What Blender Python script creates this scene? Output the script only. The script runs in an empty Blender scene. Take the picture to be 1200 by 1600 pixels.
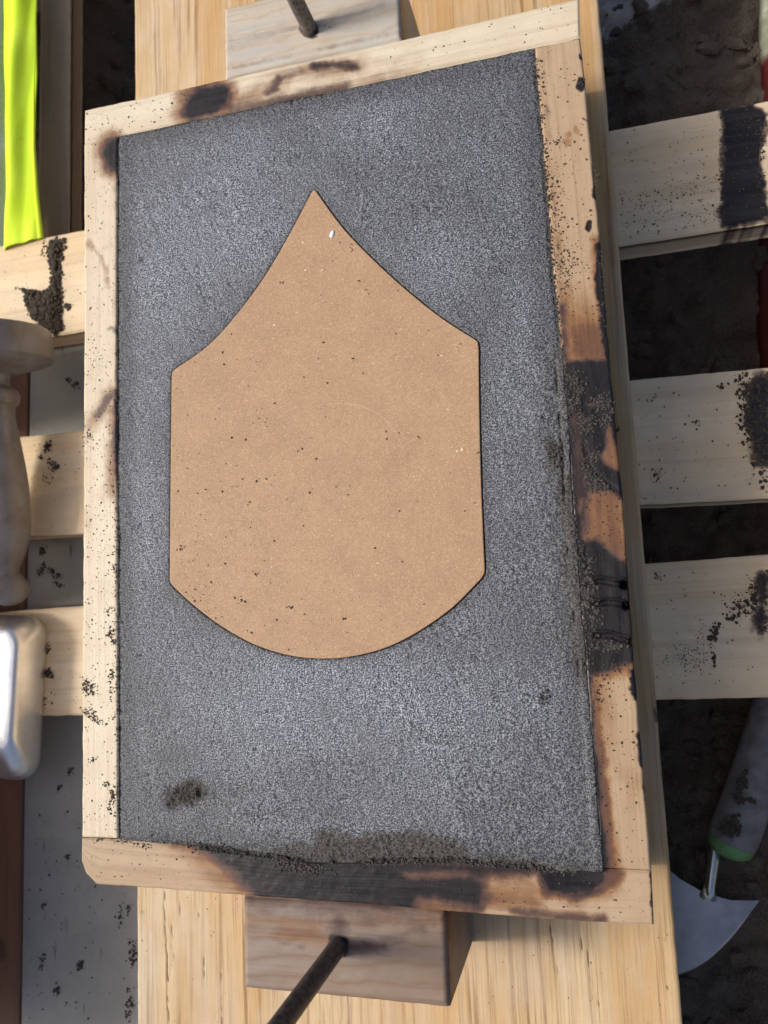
import bpy, math, random
import numpy as np
from mathutils import Matrix, Vector

random.seed(7)
RNG = np.random.default_rng(11)
SC = bpy.context.scene
COL = SC.collection

# ------------------------------------------------------------------ camera
ROT = np.array([[0.96520966, 0.06874427, 0.25227869],
                [-0.03999199, 0.99228125, -0.1173821],
                [-0.25840076, 0.10320921, 0.96050867]])
CAM = np.array([0.18203931, -0.1110166, 0.52723973])
FPX = 1200.0
cd = bpy.data.cameras.new('camera')
cd.sensor_width = 36.0
cd.lens = 27.0
cd.clip_start = 0.02
cd.clip_end = 50.0
cd.dof.use_dof = True
cd.dof.focus_distance = 0.545
cd.dof.aperture_fstop = 8.0
cam = bpy.data.objects.new('camera', cd)
COL.objects.link(cam)
M4 = Matrix.Identity(4)
for i in range(3):
    for j in range(3):
        M4[i][j] = float(ROT[i, j])
    M4[i][3] = float(CAM[i])
cam.matrix_world = M4
SC.camera = cam

# ------------------------------------------------------------------ sky, sun, exposure
SUN_EL = 45.0
SUN_DRIFT = 0.04
w = bpy.data.worlds.new('World')
SC.world = w
w.use_nodes = True
nt = w.node_tree
nt.nodes.clear()
sky = nt.nodes.new('ShaderNodeTexSky')
sky.sky_type = 'NISHITA'
sky.sun_disc = False
sky.sun_elevation = math.radians(SUN_EL)
sky.sun_rotation = math.radians(-90)
sky.air_density = 0.8
sky.dust_density = 5.0
bg = nt.nodes.new('ShaderNodeBackground')
bg.inputs['Strength'].default_value = 0.075
wo = nt.nodes.new('ShaderNodeOutputWorld')
nt.links.new(sky.outputs[0], bg.inputs[0])
nt.links.new(bg.outputs[0], wo.inputs[0])
sl = bpy.data.lights.new('sun', 'SUN')
sl.energy = 1.5
sl.angle = math.radians(13)
sl.color = (1.0, 0.95, 0.885)
sun = bpy.data.objects.new('sun', sl)
COL.objects.link(sun)
ce = math.cos(math.radians(SUN_EL))
sun.rotation_euler = Vector((ce, ce * SUN_DRIFT, -math.sin(math.radians(SUN_EL)))).to_track_quat('-Z', 'Y').to_euler()
SC.view_settings.view_transform = 'Standard'
SC.view_settings.look = 'None'
SC.view_settings.gamma = 1.0
SC.view_settings.exposure = 0.88

# ------------------------------------------------------------------ measuring helpers
def at(px, py, z):
    """Point of the place at height z seen at photo pixel (px, py): used to measure the scene."""
    v = ROT @ np.array([(px - 600.0) / FPX, -(py - 800.0) / FPX, -1.0])
    t = (z - CAM[2]) / v[2]
    return CAM + t * v

def atl(pts, z):
    return np.array([at(x, y, z) for x, y in pts])

def topx(P):
    c = (np.asarray(P, float) - CAM) @ ROT
    return 600 + FPX * c[..., 0] / -c[..., 2], 800 - FPX * c[..., 1] / -c[..., 2]

def _hash(ix, iy, seed):
    h = (ix.astype(np.int64) * 374761393 + iy.astype(np.int64) * 668265263 + seed * 974634877) & 0xffffffff
    h = ((h ^ (h >> 13)) * 1274126177) & 0xffffffff
    h = h ^ (h >> 16)
    return (h & 0xffffff) / float(0xffffff)

def vnoise(x, y, seed=0):
    x = np.asarray(x, float); y = np.asarray(y, float)
    ix = np.floor(x); iy = np.floor(y)
    fx = x - ix; fy = y - iy
    fx = fx * fx * (3 - 2 * fx); fy = fy * fy * (3 - 2 * fy)
    a = _hash(ix, iy, seed); b = _hash(ix + 1, iy, seed)
    c = _hash(ix, iy + 1, seed); d = _hash(ix + 1, iy + 1, seed)
    return (a * (1 - fx) + b * fx) * (1 - fy) + (c * (1 - fx) + d * fx) * fy

def fbm(x, y, seed=0, oc=4):
    s = 0; a = 0.5; t = 0
    for k in range(oc):
        s = s + a * vnoise(x, y, seed + k * 17); t += a
        x = x * 2.03 + 5.1; y = y * 2.03 + 3.7; a *= 0.5
    return s / t

def sstep(a, b, x):
    t = np.clip((x - a) / (b - a), 0, 1)
    return t * t * (3 - 2 * t)

def dist_line(x, y, pts):
    d = np.full(np.shape(x), 1e9)
    for (x0, y0), (x1, y1) in zip(pts[:-1], pts[1:]):
        dx, dy = x1 - x0, y1 - y0
        t = np.clip(((x - x0) * dx + (y - y0) * dy) / (dx * dx + dy * dy + 1e-12), 0, 1)
        d = np.minimum(d, np.hypot(x - x0 - t * dx, y - y0 - t * dy))
    return d

def sd_poly(x, y, pts):
    """signed distance, negative inside"""
    d = dist_line(x, y, list(pts) + [pts[0]])
    ins = np.zeros(np.shape(x), bool)
    n = len(pts)
    for i in range(n):
        x0, y0 = pts[i]; x1, y1 = pts[(i + 1) % n]
        if y0 == y1:
            continue
        c = ((y0 > y) != (y1 > y)) & (x < (x1 - x0) * (y - y0) / (y1 - y0) + x0)
        ins ^= c
    return np.where(ins, -d, d)

def marks(x, y, spec, wob=5.0, seed=3):
    """stain masks: spec rows are (kind, points, radius, softness, strength)"""
    wx = (fbm(x / 22, y / 22, seed) - .5) * 2 * wob + (vnoise(x / 5, y / 5, seed + 9) - .5) * wob * .6
    out = np.zeros(np.shape(x))
    for kind, pts, r, soft, amp in spec:
        d = (dist_line(x, y, pts) if kind == 'l' else sd_poly(x, y, pts)) - r + wx
        out = np.maximum(out, amp * (1 - sstep(-soft * .9, soft * 1.25, d)))
    return out

# ------------------------------------------------------------------ object helpers
def link(name, me, mat=None, parent=None, **props):
    o = bpy.data.objects.new(name, me)
    COL.objects.link(o)
    if mat is not None and me is not None:
        me.materials.append(mat)
    if parent is not None:
        o.parent = parent
        o.matrix_parent_inverse = parent.matrix_basis.inverted()
    for k, v in props.items():
        o[k] = v
    return o

def thing(name, label, cat, loc=(0, 0, 0), group=None):
    o = bpy.data.objects.new(name, None)
    COL.objects.link(o)
    o.location = loc
    o.empty_display_size = .02
    o['label'] = label; o['category'] = cat
    if group:
        o['group'] = group
    return o

def mesh(name, V, Fc, smooth=True, **attrs):
    me = bpy.data.meshes.new(name)
    V = np.asarray(V, np.float32)
    me.from_pydata(V.tolist() if len(V) < 3000 else [], [], [])
    if len(V) >= 3000 or len(me.vertices) == 0:
        me.vertices.add(len(V))
        me.vertices.foreach_set('co', V.ravel())
    if isinstance(Fc, np.ndarray):
        n, k = Fc.shape
        me.loops.add(n * k)
        me.loops.foreach_set('vertex_index', Fc.astype(np.int32).ravel())
        me.polygons.add(n)
        me.polygons.foreach_set('loop_start', np.arange(0, n * k, k, dtype=np.int32))
    else:
        tot = sum(len(f) for f in Fc)
        me.loops.add(tot)
        me.loops.foreach_set('vertex_index', np.array([i for f in Fc for i in f], np.int32))
        me.polygons.add(len(Fc))
        st = np.cumsum([0] + [len(f) for f in Fc[:-1]]).astype(np.int32)
        me.polygons.foreach_set('loop_start', st)
    me.update(calc_edges=True)
    me.polygons.foreach_set('use_smooth', np.full(len(me.polygons), smooth, bool))
    for k, a in attrs.items():
        a = np.asarray(a, np.float32)
        if a.ndim == 2:
            at_ = me.attributes.new(k, 'FLOAT_VECTOR', 'POINT')
            at_.data.foreach_set('vector', a.ravel())
        else:
            at_ = me.attributes.new(k, 'FLOAT', 'POINT')
            at_.data.foreach_set('value', a.ravel())
    me.validate()
    return me

def resample(pts, n):
    pts = np.asarray(pts, float)
    s = np.concatenate([[0], np.cumsum(np.linalg.norm(np.diff(pts, axis=0), axis=1))])
    t = np.linspace(0, s[-1], n)
    return np.stack([np.interp(t, s, pts[:, k]) for k in range(pts.shape[1])], 1)

def bar(A, B, zt, zb, nu, nv, rnd=.0015, cut=None, wob=0.0, seed=1, zfun=None):
    """A solid bar between two long edges A and B (world xy polylines), top face a fine grid with eased edges.
    Returns V, F, info(x, y of top, along, across)."""
    A = resample(np.asarray(A)[:, :2], nu); B = resample(np.asarray(B)[:, :2], nu)
    # across positions: two extra rows tight to each edge
    wid = np.linalg.norm(B - A, axis=1).mean()
    e = min(rnd / wid, .2)
    tv = np.concatenate([[0, e * .3, e], np.linspace(e, 1 - e, nv)[1:-1], [1 - e, 1 - e * .3, 1]])
    L = np.linalg.norm(np.diff((A + B) / 2, axis=0), axis=1).sum()
    u = np.concatenate([[0], np.cumsum(np.linalg.norm(np.diff((A + B) / 2, axis=0), axis=1))])
    if wob:
        nrm = (B - A) / np.linalg.norm(B - A, axis=1)[:, None]
        A = A + nrm * ((fbm(u / .012, u * 0 + 3, seed) - .5) * 2 * wob)[:, None]
        B = B + nrm * ((fbm(u / .012, u * 0 + 9, seed) - .5) * 2 * wob)[:, None]
    XY = A[:, None, :] * (1 - tv)[None, :, None] + B[:, None, :] * tv[None, :, None]
    n, m = nu, len(tv)
    along = np.repeat(u[:, None], m, 1); across = np.repeat((tv * wid)[None], n, 0)
    dE = np.minimum(np.minimum(across, wid - across), np.minimum(along, L - along))
    z = zt - rnd * (1 - np.sqrt(np.clip(1 - (1 - np.clip(dE / rnd, 0, 1)) ** 2, 0, 1)))
    X, Y = XY[..., 0], XY[..., 1]
    if zfun is not None:
        z = z + zfun(X, Y)
    top = np.stack([X, Y, z], -1).reshape(-1, 3)
    idx = np.arange(n * m).reshape(n, m)
    F = np.stack([idx[:-1, :-1], idx[1:, :-1], idx[1:, 1:], idx[:-1, 1:]], -1).reshape(-1, 4)
    ring = np.concatenate([idx[:, 0], idx[-1, 1:], idx[::-1, -1][1:], idx[0, ::-1][1:-1]])
    k = len(ring)
    levels = 3
    V = [top]; prev = ring
    base = n * m
    Fs = [F]
    AL = [along.ravel()]; AC = [across.ravel()]
    for l in range(1, levels + 1):
        zz = zt + (zb - zt) * l / levels
        rv = top[ring].copy(); rv[:, 2] = zz
        V.append(rv)
        cur = base + np.arange(k); base += k
        Fs.append(np.stack([prev, np.roll(prev, -1), np.roll(cur, -1), cur], -1))
        AL.append(along.ravel()[ring]); AC.append(across.ravel()[ring] + (zt - zz))
        prev = cur
    V = np.concatenate(V)
    # orientation: make the top face up
    a, b, c = V[F[0][0]], V[F[0][1]], V[F[0][2]]
    F = np.concatenate(Fs)
    flip = np.cross(b - a, c - a)[2] < 0
    bot = prev.tolist()
    F = [tuple(f) for f in F.tolist()]
    # ring runs A-side forward, so skirts share the winding of the top
    F.append(tuple(bot[::-1]) if True else tuple(bot))
    if flip:
        F = [f[::-1] for f in F]
    gc = np.stack([np.concatenate(AL), np.concatenate(AC), V[:, 2]], 1)
    return V, F, gc, n * m

def lathe(profile, origin, axis, up, seg=40):
    """profile rows (t along axis, radius)"""
    ax = np.array(axis, float); ax /= np.linalg.norm(ax)
    s = np.cross(ax, up); s /= np.linalg.norm(s)
    u = np.cross(s, ax)
    V = []; F = []
    for t, r in profile:
        for k in range(seg):
            a = 2 * math.pi * k / seg
            V.append(np.array(origin) + ax * t + (s * math.cos(a) + u * math.sin(a)) * r)
    n = len(profile)
    for i in range(n - 1):
        for k in range(seg):
            F.append((i * seg + k, i * seg + (k + 1) % seg, (i + 1) * seg + (k + 1) % seg, (i + 1) * seg + k))
    F.append(tuple(range(seg))[::-1]); F.append(tuple((n - 1) * seg + k for k in range(seg)))
    return np.array(V), F

_t = (1 + 5 ** .5) / 2
ICO = np.array([(-1, _t, 0), (1, _t, 0), (-1, -_t, 0), (1, -_t, 0), (0, -1, _t), (0, 1, _t), (0, -1, -_t), (0, 1, -_t), (_t, 0, -1), (_t, 0, 1), (-_t, 0, -1), (-_t, 0, 1)]) / math.sqrt(1 + _t * _t)
ICF = np.array([(0, 11, 5), (0, 5, 1), (0, 1, 7), (0, 7, 10), (0, 10, 11), (1, 5, 9), (5, 11, 4), (11, 10, 2), (10, 7, 6), (7, 1, 8), (3, 9, 4), (3, 4, 2), (3, 2, 6), (3, 6, 8), (3, 8, 9), (4, 9, 5), (2, 4, 11), (6, 2, 10), (8, 6, 7), (9, 8, 1)])

def crumbs(P, R, flat=.6):
    """many small rough grains, one mesh"""
    P = np.asarray(P, float); R = np.asarray(R, float)
    n = len(P)
    if n == 0:
        return np.zeros((0, 3)), np.zeros((0, 3), int)
    jit = 1 + RNG.uniform(-.38, .38, (n, 12))
    sc = np.stack([RNG.uniform(.7, 1.5, n), RNG.uniform(.7, 1.2, n), np.full(n, flat)], 1)
    a = RNG.uniform(0, math.pi, n)
    v = ICO[None] * jit[..., None] * sc[:, None] * R[:, None, None]
    x = v[..., 0] * np.cos(a)[:, None] - v[..., 1] * np.sin(a)[:, None]
    y = v[..., 0] * np.sin(a)[:, None] + v[..., 1] * np.cos(a)[:, None]
    V = np.stack([x, y, v[..., 2]], -1) + P[:, None]
    V[..., 2] += (R * flat * .55)[:, None]
    F = ICF[None] + (np.arange(n) * 12)[:, None, None]
    return V.reshape(-1, 3), F.reshape(-1, 3)

def scatter(spec, z, zfun=None):
    """spec rows: ('p', polygon px, count, rmin, rmax) or ('c', (x, y, sx, sy, ang), count, rmin, rmax), or ('l', pts, spread, count, rmin, rmax); px at height z"""
    P, R = [], []
    for row in spec:
        if row[0] == 'p':
            _, poly, n, a, b = row
            pa = np.array(poly, float); lo, hi = pa.min(0), pa.max(0)
            got = 0
            while got < n:
                q = RNG.uniform(lo, hi, (n * 3 + 20, 2))
                q = q[sd_poly(q[:, 0], q[:, 1], poly) < 0][:n - got]
                got += len(q)
                P += [at(x, y, z) for x, y in q]
                R += list(a + (b - a) * RNG.random(len(q)) ** 3)
        elif row[0] == 'c':
            _, (x, y, sx, sy, ang), n, a, b = row
            g = RNG.normal(0, 1, (n, 2)) * (sx, sy)
            ca, sa = math.cos(math.radians(ang)), math.sin(math.radians(ang))
            P += [at(x + p * ca - q * sa, y + p * sa + q * ca, z) for p, q in g]
            R += list(a + (b - a) * RNG.random(n) ** 2.2)
        else:
            _, pts, spread, n, a, b = row
            q = resample(pts, 400)[RNG.integers(0, 400, n)] + RNG.normal(0, spread, (n, 2))
            P += [at(x, y, z) for x, y in q]
            R += list(a + (b - a) * RNG.random(n) ** 2.2)
    P = np.array(P); R = np.array(R)
    if zfun is not None:
        P[:, 2] += zfun(P[:, 0], P[:, 1])
    return P, R

# ------------------------------------------------------------------ material helpers
class NT:
    def __init__(s, name):
        s.m = bpy.data.materials.new(name)
        s.m.use_nodes = True
        s.t = s.m.node_tree
        s.b = s.t.nodes['Principled BSDF']
    def n(s, typ, **kw):
        nd = s.t.nodes.new(typ)
        for k, v in kw.items():
            if k.startswith('i_'):
                key = k[2:]
                key = int(key) if key.isdigit() else key
                s.put(v, nd.inputs[key])
            else:
                setattr(nd, k, v)
        return nd
    def put(s, v, sock):
        if isinstance(v, bpy.types.NodeSocket):
            s.t.links.new(v, sock)
        else:
            if sock.type == 'RGBA' and len(v) == 3:
                v = (*v, 1)
            sock.default_value = v
    def attr(s, name, out='Fac'):
        nd = s.n('ShaderNodeAttribute'); nd.attribute_name = name
        return nd.outputs[out]
    def mul(s, vec, xyz):
        return s.n('ShaderNodeVectorMath', operation='MULTIPLY', i_0=vec, i_1=xyz).outputs[0]
    def noise(s, vec, scale, detail=4, rough=.55, dist=0, out='Fac'):
        return s.n('ShaderNodeTexNoise', i_Vector=vec, i_Scale=scale, i_Detail=detail, i_Roughness=rough, i_Distortion=dist).outputs[out]
    def math(s, op, a, b=0.0, c=0.0, clamp=False):
        nd = s.n('ShaderNodeMath', operation=op, use_clamp=clamp)
        s.put(a, nd.inputs[0]); s.put(b, nd.inputs[1]); s.put(c, nd.inputs[2])
        return nd.outputs[0]
    def rng(s, v, a, b, c=0.0, d=1.0, smooth=True):
        nd = s.n('ShaderNodeMapRange', interpolation_type='SMOOTHSTEP' if smooth else 'LINEAR')
        s.put(v, nd.inputs[0])
        for k, q in enumerate((a, b, c, d)):
            s.put(q, nd.inputs[1 + k])
        return nd.outputs[0]
    def mix(s, f, a, b, blend='MIX'):
        nd = s.n('ShaderNodeMix', data_type='RGBA', blend_type=blend)
        s.put(f, nd.inputs[0]); s.put(a, nd.inputs[6]); s.put(b, nd.inputs[7])
        return nd.outputs[2]
    def bump(s, h, dist, strength=1.0, prev=None):
        nd = s.n('ShaderNodeBump', i_Strength=strength, i_Distance=dist, i_Height=h)
        if prev is not None:
            s.put(prev, nd.inputs['Normal'])
        return nd.outputs[0]
    def done(s, color, rough, normal=None, metal=0.0, spec=None):
        s.put(color, s.b.inputs['Base Color']); s.put(rough, s.b.inputs['Roughness'])
        s.put(metal, s.b.inputs['Metallic'])
        if spec is not None:
            s.put(spec, s.b.inputs['Specular IOR Level'])
        if normal is not None:
            s.put(normal, s.b.inputs['Normal'])
        return s.m

def wood(name, pale, mid, streak, fine=1.0, streak_amt=.5, rough=.6, grey=None, grey_amt=.0, bump=.0004, speck=.0):
    s = NT(name)
    g = s.attr('gc', 'Vector')
    band = s.noise(s.mul(g, (1.3, 26, 26)), 1.0, 3, .5, .6)
    st = s.noise(s.mul(g, (5 * fine, 210 * fine, 210 * fine)), 1.0, 4, .6, .3)
    st2 = s.noise(s.mul(g, (14 * fine, 620 * fine, 620 * fine)), 1.0, 2, .5)
    blot = s.noise(g, 42, 4, .6)
    c = s.mix(s.rng(band, .34, .66), pale, mid)
    c = s.mix(s.math('MULTIPLY', s.rng(st, .53, .68), streak_amt), c, streak)
    c = s.mix(s.math('MULTIPLY', s.rng(st2, .54, .72), streak_amt * .6), c, streak)
    if grey is not None:
        gv = s.noise(s.mul(g, (9, 34, 34)), 1.0, 4, .6, .5)
        c = s.mix(s.math('MULTIPLY', s.rng(gv, .4, .66), grey_amt), c, grey)
    c = s.mix(s.math('MULTIPLY', s.rng(blot, .35, .7), .22), c, (mid[0] * .72, mid[1] * .66, mid[2] * .6))
    tone = s.attr('tone')
    c = s.mix(s.math('MULTIPLY', tone, .75, clamp=True), c, (mid[0] * .95, mid[1] * .75, mid[2] * .5))
    crack = s.attr('crack')
    # heat stains
    bn = s.noise(s.mul(g, (20, 150, 150)), 1.0, 5, .62)
    bn2 = s.noise(g, 900, 3, .6)
    jig = s.math('ADD', s.math('MULTIPLY', s.math('SUBTRACT', bn, .5), .42), s.math('MULTIPLY', s.math('SUBTRACT', bn2, .5), .16))
    jig = s.math('ADD', jig, s.math('MULTIPLY', s.math('SUBTRACT', s.noise(g, 60, 4, .6, .5), .5), .34))
    sc0 = s.attr('scorch'); ch0 = s.attr('char')
    gate = s.rng(sc0, .02, .15)
    sc_ = s.math('ADD', sc0, s.math('MULTIPLY', jig, gate), clamp=True)
    sc1 = s.rng(sc_, .03, .62); sc2 = s.rng(sc_, .42, .98)
    c = s.mix(s.math('MULTIPLY', sc1, .85), c, s.mix(s.rng(st, .4, .66), (.25, .112, .033), (.155, .058, .019)))
    c = s.mix(s.math('MULTIPLY', sc2, .88), c, (.085, .036, .026))
    gate2 = s.rng(ch0, .02, .15)
    ch_ = s.math('ADD', ch0, s.math('MULTIPLY', jig, gate2), clamp=True)
    ch0_ = s.rng(ch_, .04, .40); ch1 = s.rng(ch_, .24, .72)
    c = s.mix(s.math('MULTIPLY', ch0_, .8), c, (.090, .046, .038))
    cc = s.mix(s.rng(bn, .35, .65), (.009, .008, .009), (.026, .022, .022))
    c = s.mix(ch1, c, cc)
    c = s.mix(s.math('MULTIPLY', s.rng(crack, .2, .8), .85), c, (.085, .048, .024))
    if speck:
        vn = s.noise(s.mul(g, (300, 700, 700)), 1.0, 2, .5)
        c = s.mix(s.math('MULTIPLY', s.rng(vn, .68, .76), speck), c, (.09, .06, .035))
    h = s.math('ADD', s.math('MULTIPLY', st, .7), s.math('MULTIPLY', st2, .4))
    h = s.math('ADD', h, s.math('MULTIPLY', bn2, .25))
    nrm = s.bump(h, bump, .8)
    ro = s.mix(ch1, (rough,) * 3, (.30,) * 3)
    return s.done(c, ro, nrm, spec=.35)

def plain(name, col, rough=.6, metal=0.0, var=.15, scale=60, bump=.0, spec=None):
    s = NT(name)
    tc = s.n('ShaderNodeTexCoord').outputs['Object']
    v = s.noise(tc, scale, 5, .6)
    c = s.mix(s.rng(v, .3, .7), tuple(k * (1 - var) for k in col), tuple(min(1, k * (1 + var)) for k in col))
    r = s.rng(v, .3, .7, rough * .85, min(1, rough * 1.15))
    return s.done(c, r, s.bump(v, bump, .6) if bump else None, metal, spec)

# ------------------------------------------------------------------ materials
M_CREAM = wood('cream_pine', (.68, .59, .44), (.61, .505, .35), (.42, .31, .19), streak_amt=.35, speck=.35)
M_TAN = wood('tan_pine', (.465, .338, .218), (.405, .284, .172), (.265, .17, .10), streak_amt=.4, speck=.3)
M_TOP = wood('top_pine', (.70, .62, .47), (.62, .52, .365), (.43, .33, .21), streak_amt=.35, speck=.25)
M_BLOCK_A = wood('weathered_block', (.27, .195, .138), (.22, .152, .104), (.135, .087, .056), streak_amt=.55, grey=(.25, .225, .21), grey_amt=.45, bump=.0006)
M_BLOCK_B = wood('pale_block', (.52, .46, .37), (.46, .395, .30), (.31, .25, .18), streak_amt=.5, grey=(.46, .45, .42), grey_amt=.6)
M_BOARD = wood('board_pine', (.62, .475, .285), (.54, .365, .175), (.25, .145, .06), fine=.9, streak_amt=1.0, rough=.55, grey=(.58, .50, .40), grey_amt=.45, bump=.0006)
M_SLAT = wood('slat_pine', (.82, .66, .44), (.74, .565, .345), (.52, .36, .19), fine=.5, streak_amt=.4, rough=.6, grey=(.52, .44, .33), grey_amt=.45)
M_LOWB = wood('brown_plank', (.40, .30, .20), (.34, .24, .155), (.2, .13, .08), streak_amt=.4)
M_REDB = wood('reddish_plank', (.22, .105, .055), (.17, .08, .042), (.10, .045, .025), streak_amt=.4)

def mat_sand():
    s = NT('moulding_sand')
    tc = s.n('ShaderNodeTexCoord').outputs['Object']
    lo = s.attr('loose')
    n1 = s.noise(tc, 960, 2, .5)
    n2 = s.noise(tc, 1900, 2, .55)
    big = s.noise(tc, 9, 4, .55)
    mid = s.noise(tc, 60, 4, .6)
    v = s.math('ADD', s.math('MULTIPLY', n1, .6), s.math('MULTIPLY', n2, .4))
    c = s.mix(s.rng(v, .43, .495), (.006, .007, .009), (.150, .165, .192))
    c = s.mix(s.rng(v, .515, .585), c, (.50, .535, .59))
    k = s.math('ADD', s.math('MULTIPLY', s.rng(big, .35, .65), .30), s.math('MULTIPLY', s.rng(mid, .3, .7), .14))
    c = s.mix(k, c, (.080, .080, .087), 'MIX')
    dm = s.math('ADD', s.attr('damp'), s.math('MULTIPLY', s.math('SUBTRACT', s.noise(tc, 26, 5, .6), .5), .7))  # painted bright and dim zones standing in for the sand's sheen
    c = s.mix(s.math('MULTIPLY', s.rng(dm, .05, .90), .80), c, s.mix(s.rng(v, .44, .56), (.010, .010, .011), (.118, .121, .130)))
    lc = s.mix(s.rng(v, .42, .58), (.010, .009, .008), (.105, .096, .084))
    c = s.mix(s.rng(lo, .15, .7), c, lc)
    ro = s.math('ADD', .50, s.math('MULTIPLY', lo, .35))
    return s.done(c, ro, s.bump(v, .0009, 1.0), spec=.45)
M_SAND = mat_sand()

def mat_crumb(name, a, b, rough=.85):
    s = NT(name)
    tc = s.n('ShaderNodeTexCoord').outputs['Object']
    v = s.noise(tc, 900, 3, .6)
    return s.done(s.mix(s.rng(v, .35, .65), a, b), rough, s.bump(v, .0004, .8), spec=.25)
M_CRUMB = mat_crumb('loose_sand_crumb', (.030, .023, .017), (.095, .076, .056))
M_CRUMBG = mat_crumb('grey_sand_crumb', (.022, .020, .018), (.092, .082, .071))

def mat_mdf():
    s = NT('fibreboard')
    tc = s.n('ShaderNodeTexCoord').outputs['Object']
    f1 = s.noise(s.mul(tc, (1, 1.0, 1)), 560, 4, .7, 2.2)
    f2 = s.noise(tc, 1000, 2, .5, 1.8)
    big = s.noise(tc, 26, 6, .72)
    c = s.mix(s.rng(big, .3, .7), (.440, .284, .162), (.375, .236, .134))
    c = s.mix(s.math('MULTIPLY', s.rng(f1, .48, .62), .7), c, (.29, .17, .095))
    c = s.mix(s.math('MULTIPLY', s.rng(f2, .57, .70), .7), c, (.74, .55, .36))
    c = s.mix(s.math('MULTIPLY', s.rng(f2, .38, .29), .6), c, (.20, .11, .06))
    f3 = s.noise(tc, 420, 2, .5, 3.0)
    c = s.mix(s.math('MULTIPLY', s.rng(f3, .68, .75), .5), c, (.62, .47, .30))
    c = s.mix(s.math('MULTIPLY', s.rng(f3, .30, .24), .55), c, (.17, .10, .055))
    return s.done(c, .62, s.bump(f1, .0002, .6), spec=.3)
M_MDF = mat_mdf()
M_MDFE = plain('fibreboard_edge', (.20, .11, .06), .8, scale=300)
M_STEEL = plain('dark_steel', (.10, .085, .075), .5, .55, .55, 260, .0006)
M_STEEL2 = plain('grey_steel', (.17, .15, .135), .5, .55, .5, 260, .0006)

def mat_ground():
    s = NT('dark_sand_ground')
    tc = s.n('ShaderNodeTexCoord').outputs['Object']
    v = s.noise(tc, 120, 6, .65)
    f = s.noise(tc, 700, 3, .6)
    big = s.noise(tc, 12, 4, .6)
    c = s.mix(s.rng(big, .3, .7), (.075, .059, .045), (.140, .108, .080))
    c = s.mix(s.rng(f, .4, .65), c, (.19, .15, .112))
    dry = s.math('ADD', s.attr('dry'), s.math('MULTIPLY', s.math('SUBTRACT', v, .5), .8))
    c = s.mix(s.rng(dry, .4, .75), c, s.mix(s.rng(v, .3, .6), (.42, .40, .36), (.60, .58, .54)))
    return s.done(c, .9, s.bump(s.math('ADD', v, s.math('MULTIPLY', f, .3)), .006, .9), spec=.2)
M_GROUND = mat_ground()

def mat_panel():
    s = NT('grey_panel')
    tc = s.n('ShaderNodeTexCoord').outputs['Object']
    v = s.noise(tc, 16, 5, .6)
    g = s.noise(s.mul(tc, (1, 1, 1)), 240, 3, .6)
    stv = s.noise(s.n('ShaderNodeMapping', i_Vector=tc, i_Rotation=(0, 0, math.radians(-28)), i_Scale=(120, 22, 30)).outputs[0], 1.0, 4, .6)
    c = s.mix(s.rng(v, .3, .7), (.25, .248, .222), (.31, .305, .272))
    c = s.mix(s.math('MULTIPLY', s.rng(stv, .62, .74), .75), c, (.06, .052, .035))
    c = s.mix(s.math('MULTIPLY', s.rng(g, .55, .75), .25), c, (.13, .12, .10))
    return s.done(c, .5, s.bump(g, .0002, .5), spec=.35)
M_PANEL = mat_panel()

def mat_hivis():
    s = NT('fluorescent_cloth')
    tc = s.n('ShaderNodeTexCoord').outputs['Object']
    v = s.noise(tc, 18, 3, .5)
    wv = s.noise(tc, 1500, 2, .5)
    c = s.mix(s.rng(v, .3, .7), (.62, .88, .03), (.70, .92, .06))
    dd = s.noise(tc, 110, 5, .65)
    c = s.mix(s.math('MULTIPLY', s.rng(dd, .62, .78), .5), c, (.30, .36, .04))
    return s.done(c, .75, s.bump(wv, .0003, .5), spec=.2)
M_HIVIS = mat_hivis()
M_GREYC = plain('grey_tape', (.30, .32, .33), .45, 0, .15, 400, .0002)

# ------------------------------------------------------------------ heights of the place
Z_BOARD = -.110
Z_SLAT = -.135
Z_UNDER = -.166
Z_GROUND = -.285

# ------------------------------------------------------------------ ground
def grid_xy(x0, x1, nx, y0, y1, ny):
    X, Y = np.meshgrid(np.linspace(x0, x1, nx), np.linspace(y0, y1, ny))
    idx = np.arange(nx * ny).reshape(ny, nx)
    F = np.stack([idx[:-1, :-1], idx[:-1, 1:], idx[1:, 1:], idx[1:, :-1]], -1).reshape(-1, 4)
    return X, Y, F
xs = np.concatenate([np.linspace(-4, -.62, 24)[:-1], np.linspace(-.62, .72, 330), np.linspace(.72, 4, 24)[1:]])
ys = np.concatenate([np.linspace(-4, -.75, 24)[:-1], np.linspace(-.75, .95, 420), np.linspace(.95, 4, 24)[1:]])
X, Y = np.meshgrid(xs, ys)
idx = np.arange(X.size).reshape(X.shape)
F = np.stack([idx[:-1, :-1], idx[:-1, 1:], idx[1:, 1:], idx[1:, :-1]], -1).reshape(-1, 4)
Zg = Z_GROUND + (fbm(X / .12, Y / .12, 5, 5) - .5) * .05 + np.abs(fbm(X / .03, Y / .03, 8, 4) - .5) * .05
Zg += .088 * sstep(-.335, -.41, X) * sstep(.19, .30, Y)  # rise added to block sunlight passing under the narrow plank
PX, PY = topx(np.stack([X, Y, np.full(X.shape, Z_GROUND)], -1))
dry = marks(PX, PY, [('p', [(900, -60), (1080, -60), (1050, 5), (1000, 25), (975, 50), (925, 62), (890, 30)], 0, 24, .8),
                     ('p', [(95, -8), (120, 8), (168, 36), (168, 52), (140, 48), (95, 40)], 0, 10, .42),
                     ('l', [(1130, 60), (1180, 95)], 8, 20, .15), ('l', [(950, 150), (985, 170)], 14, 24, .14)], 8, 21)
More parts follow.
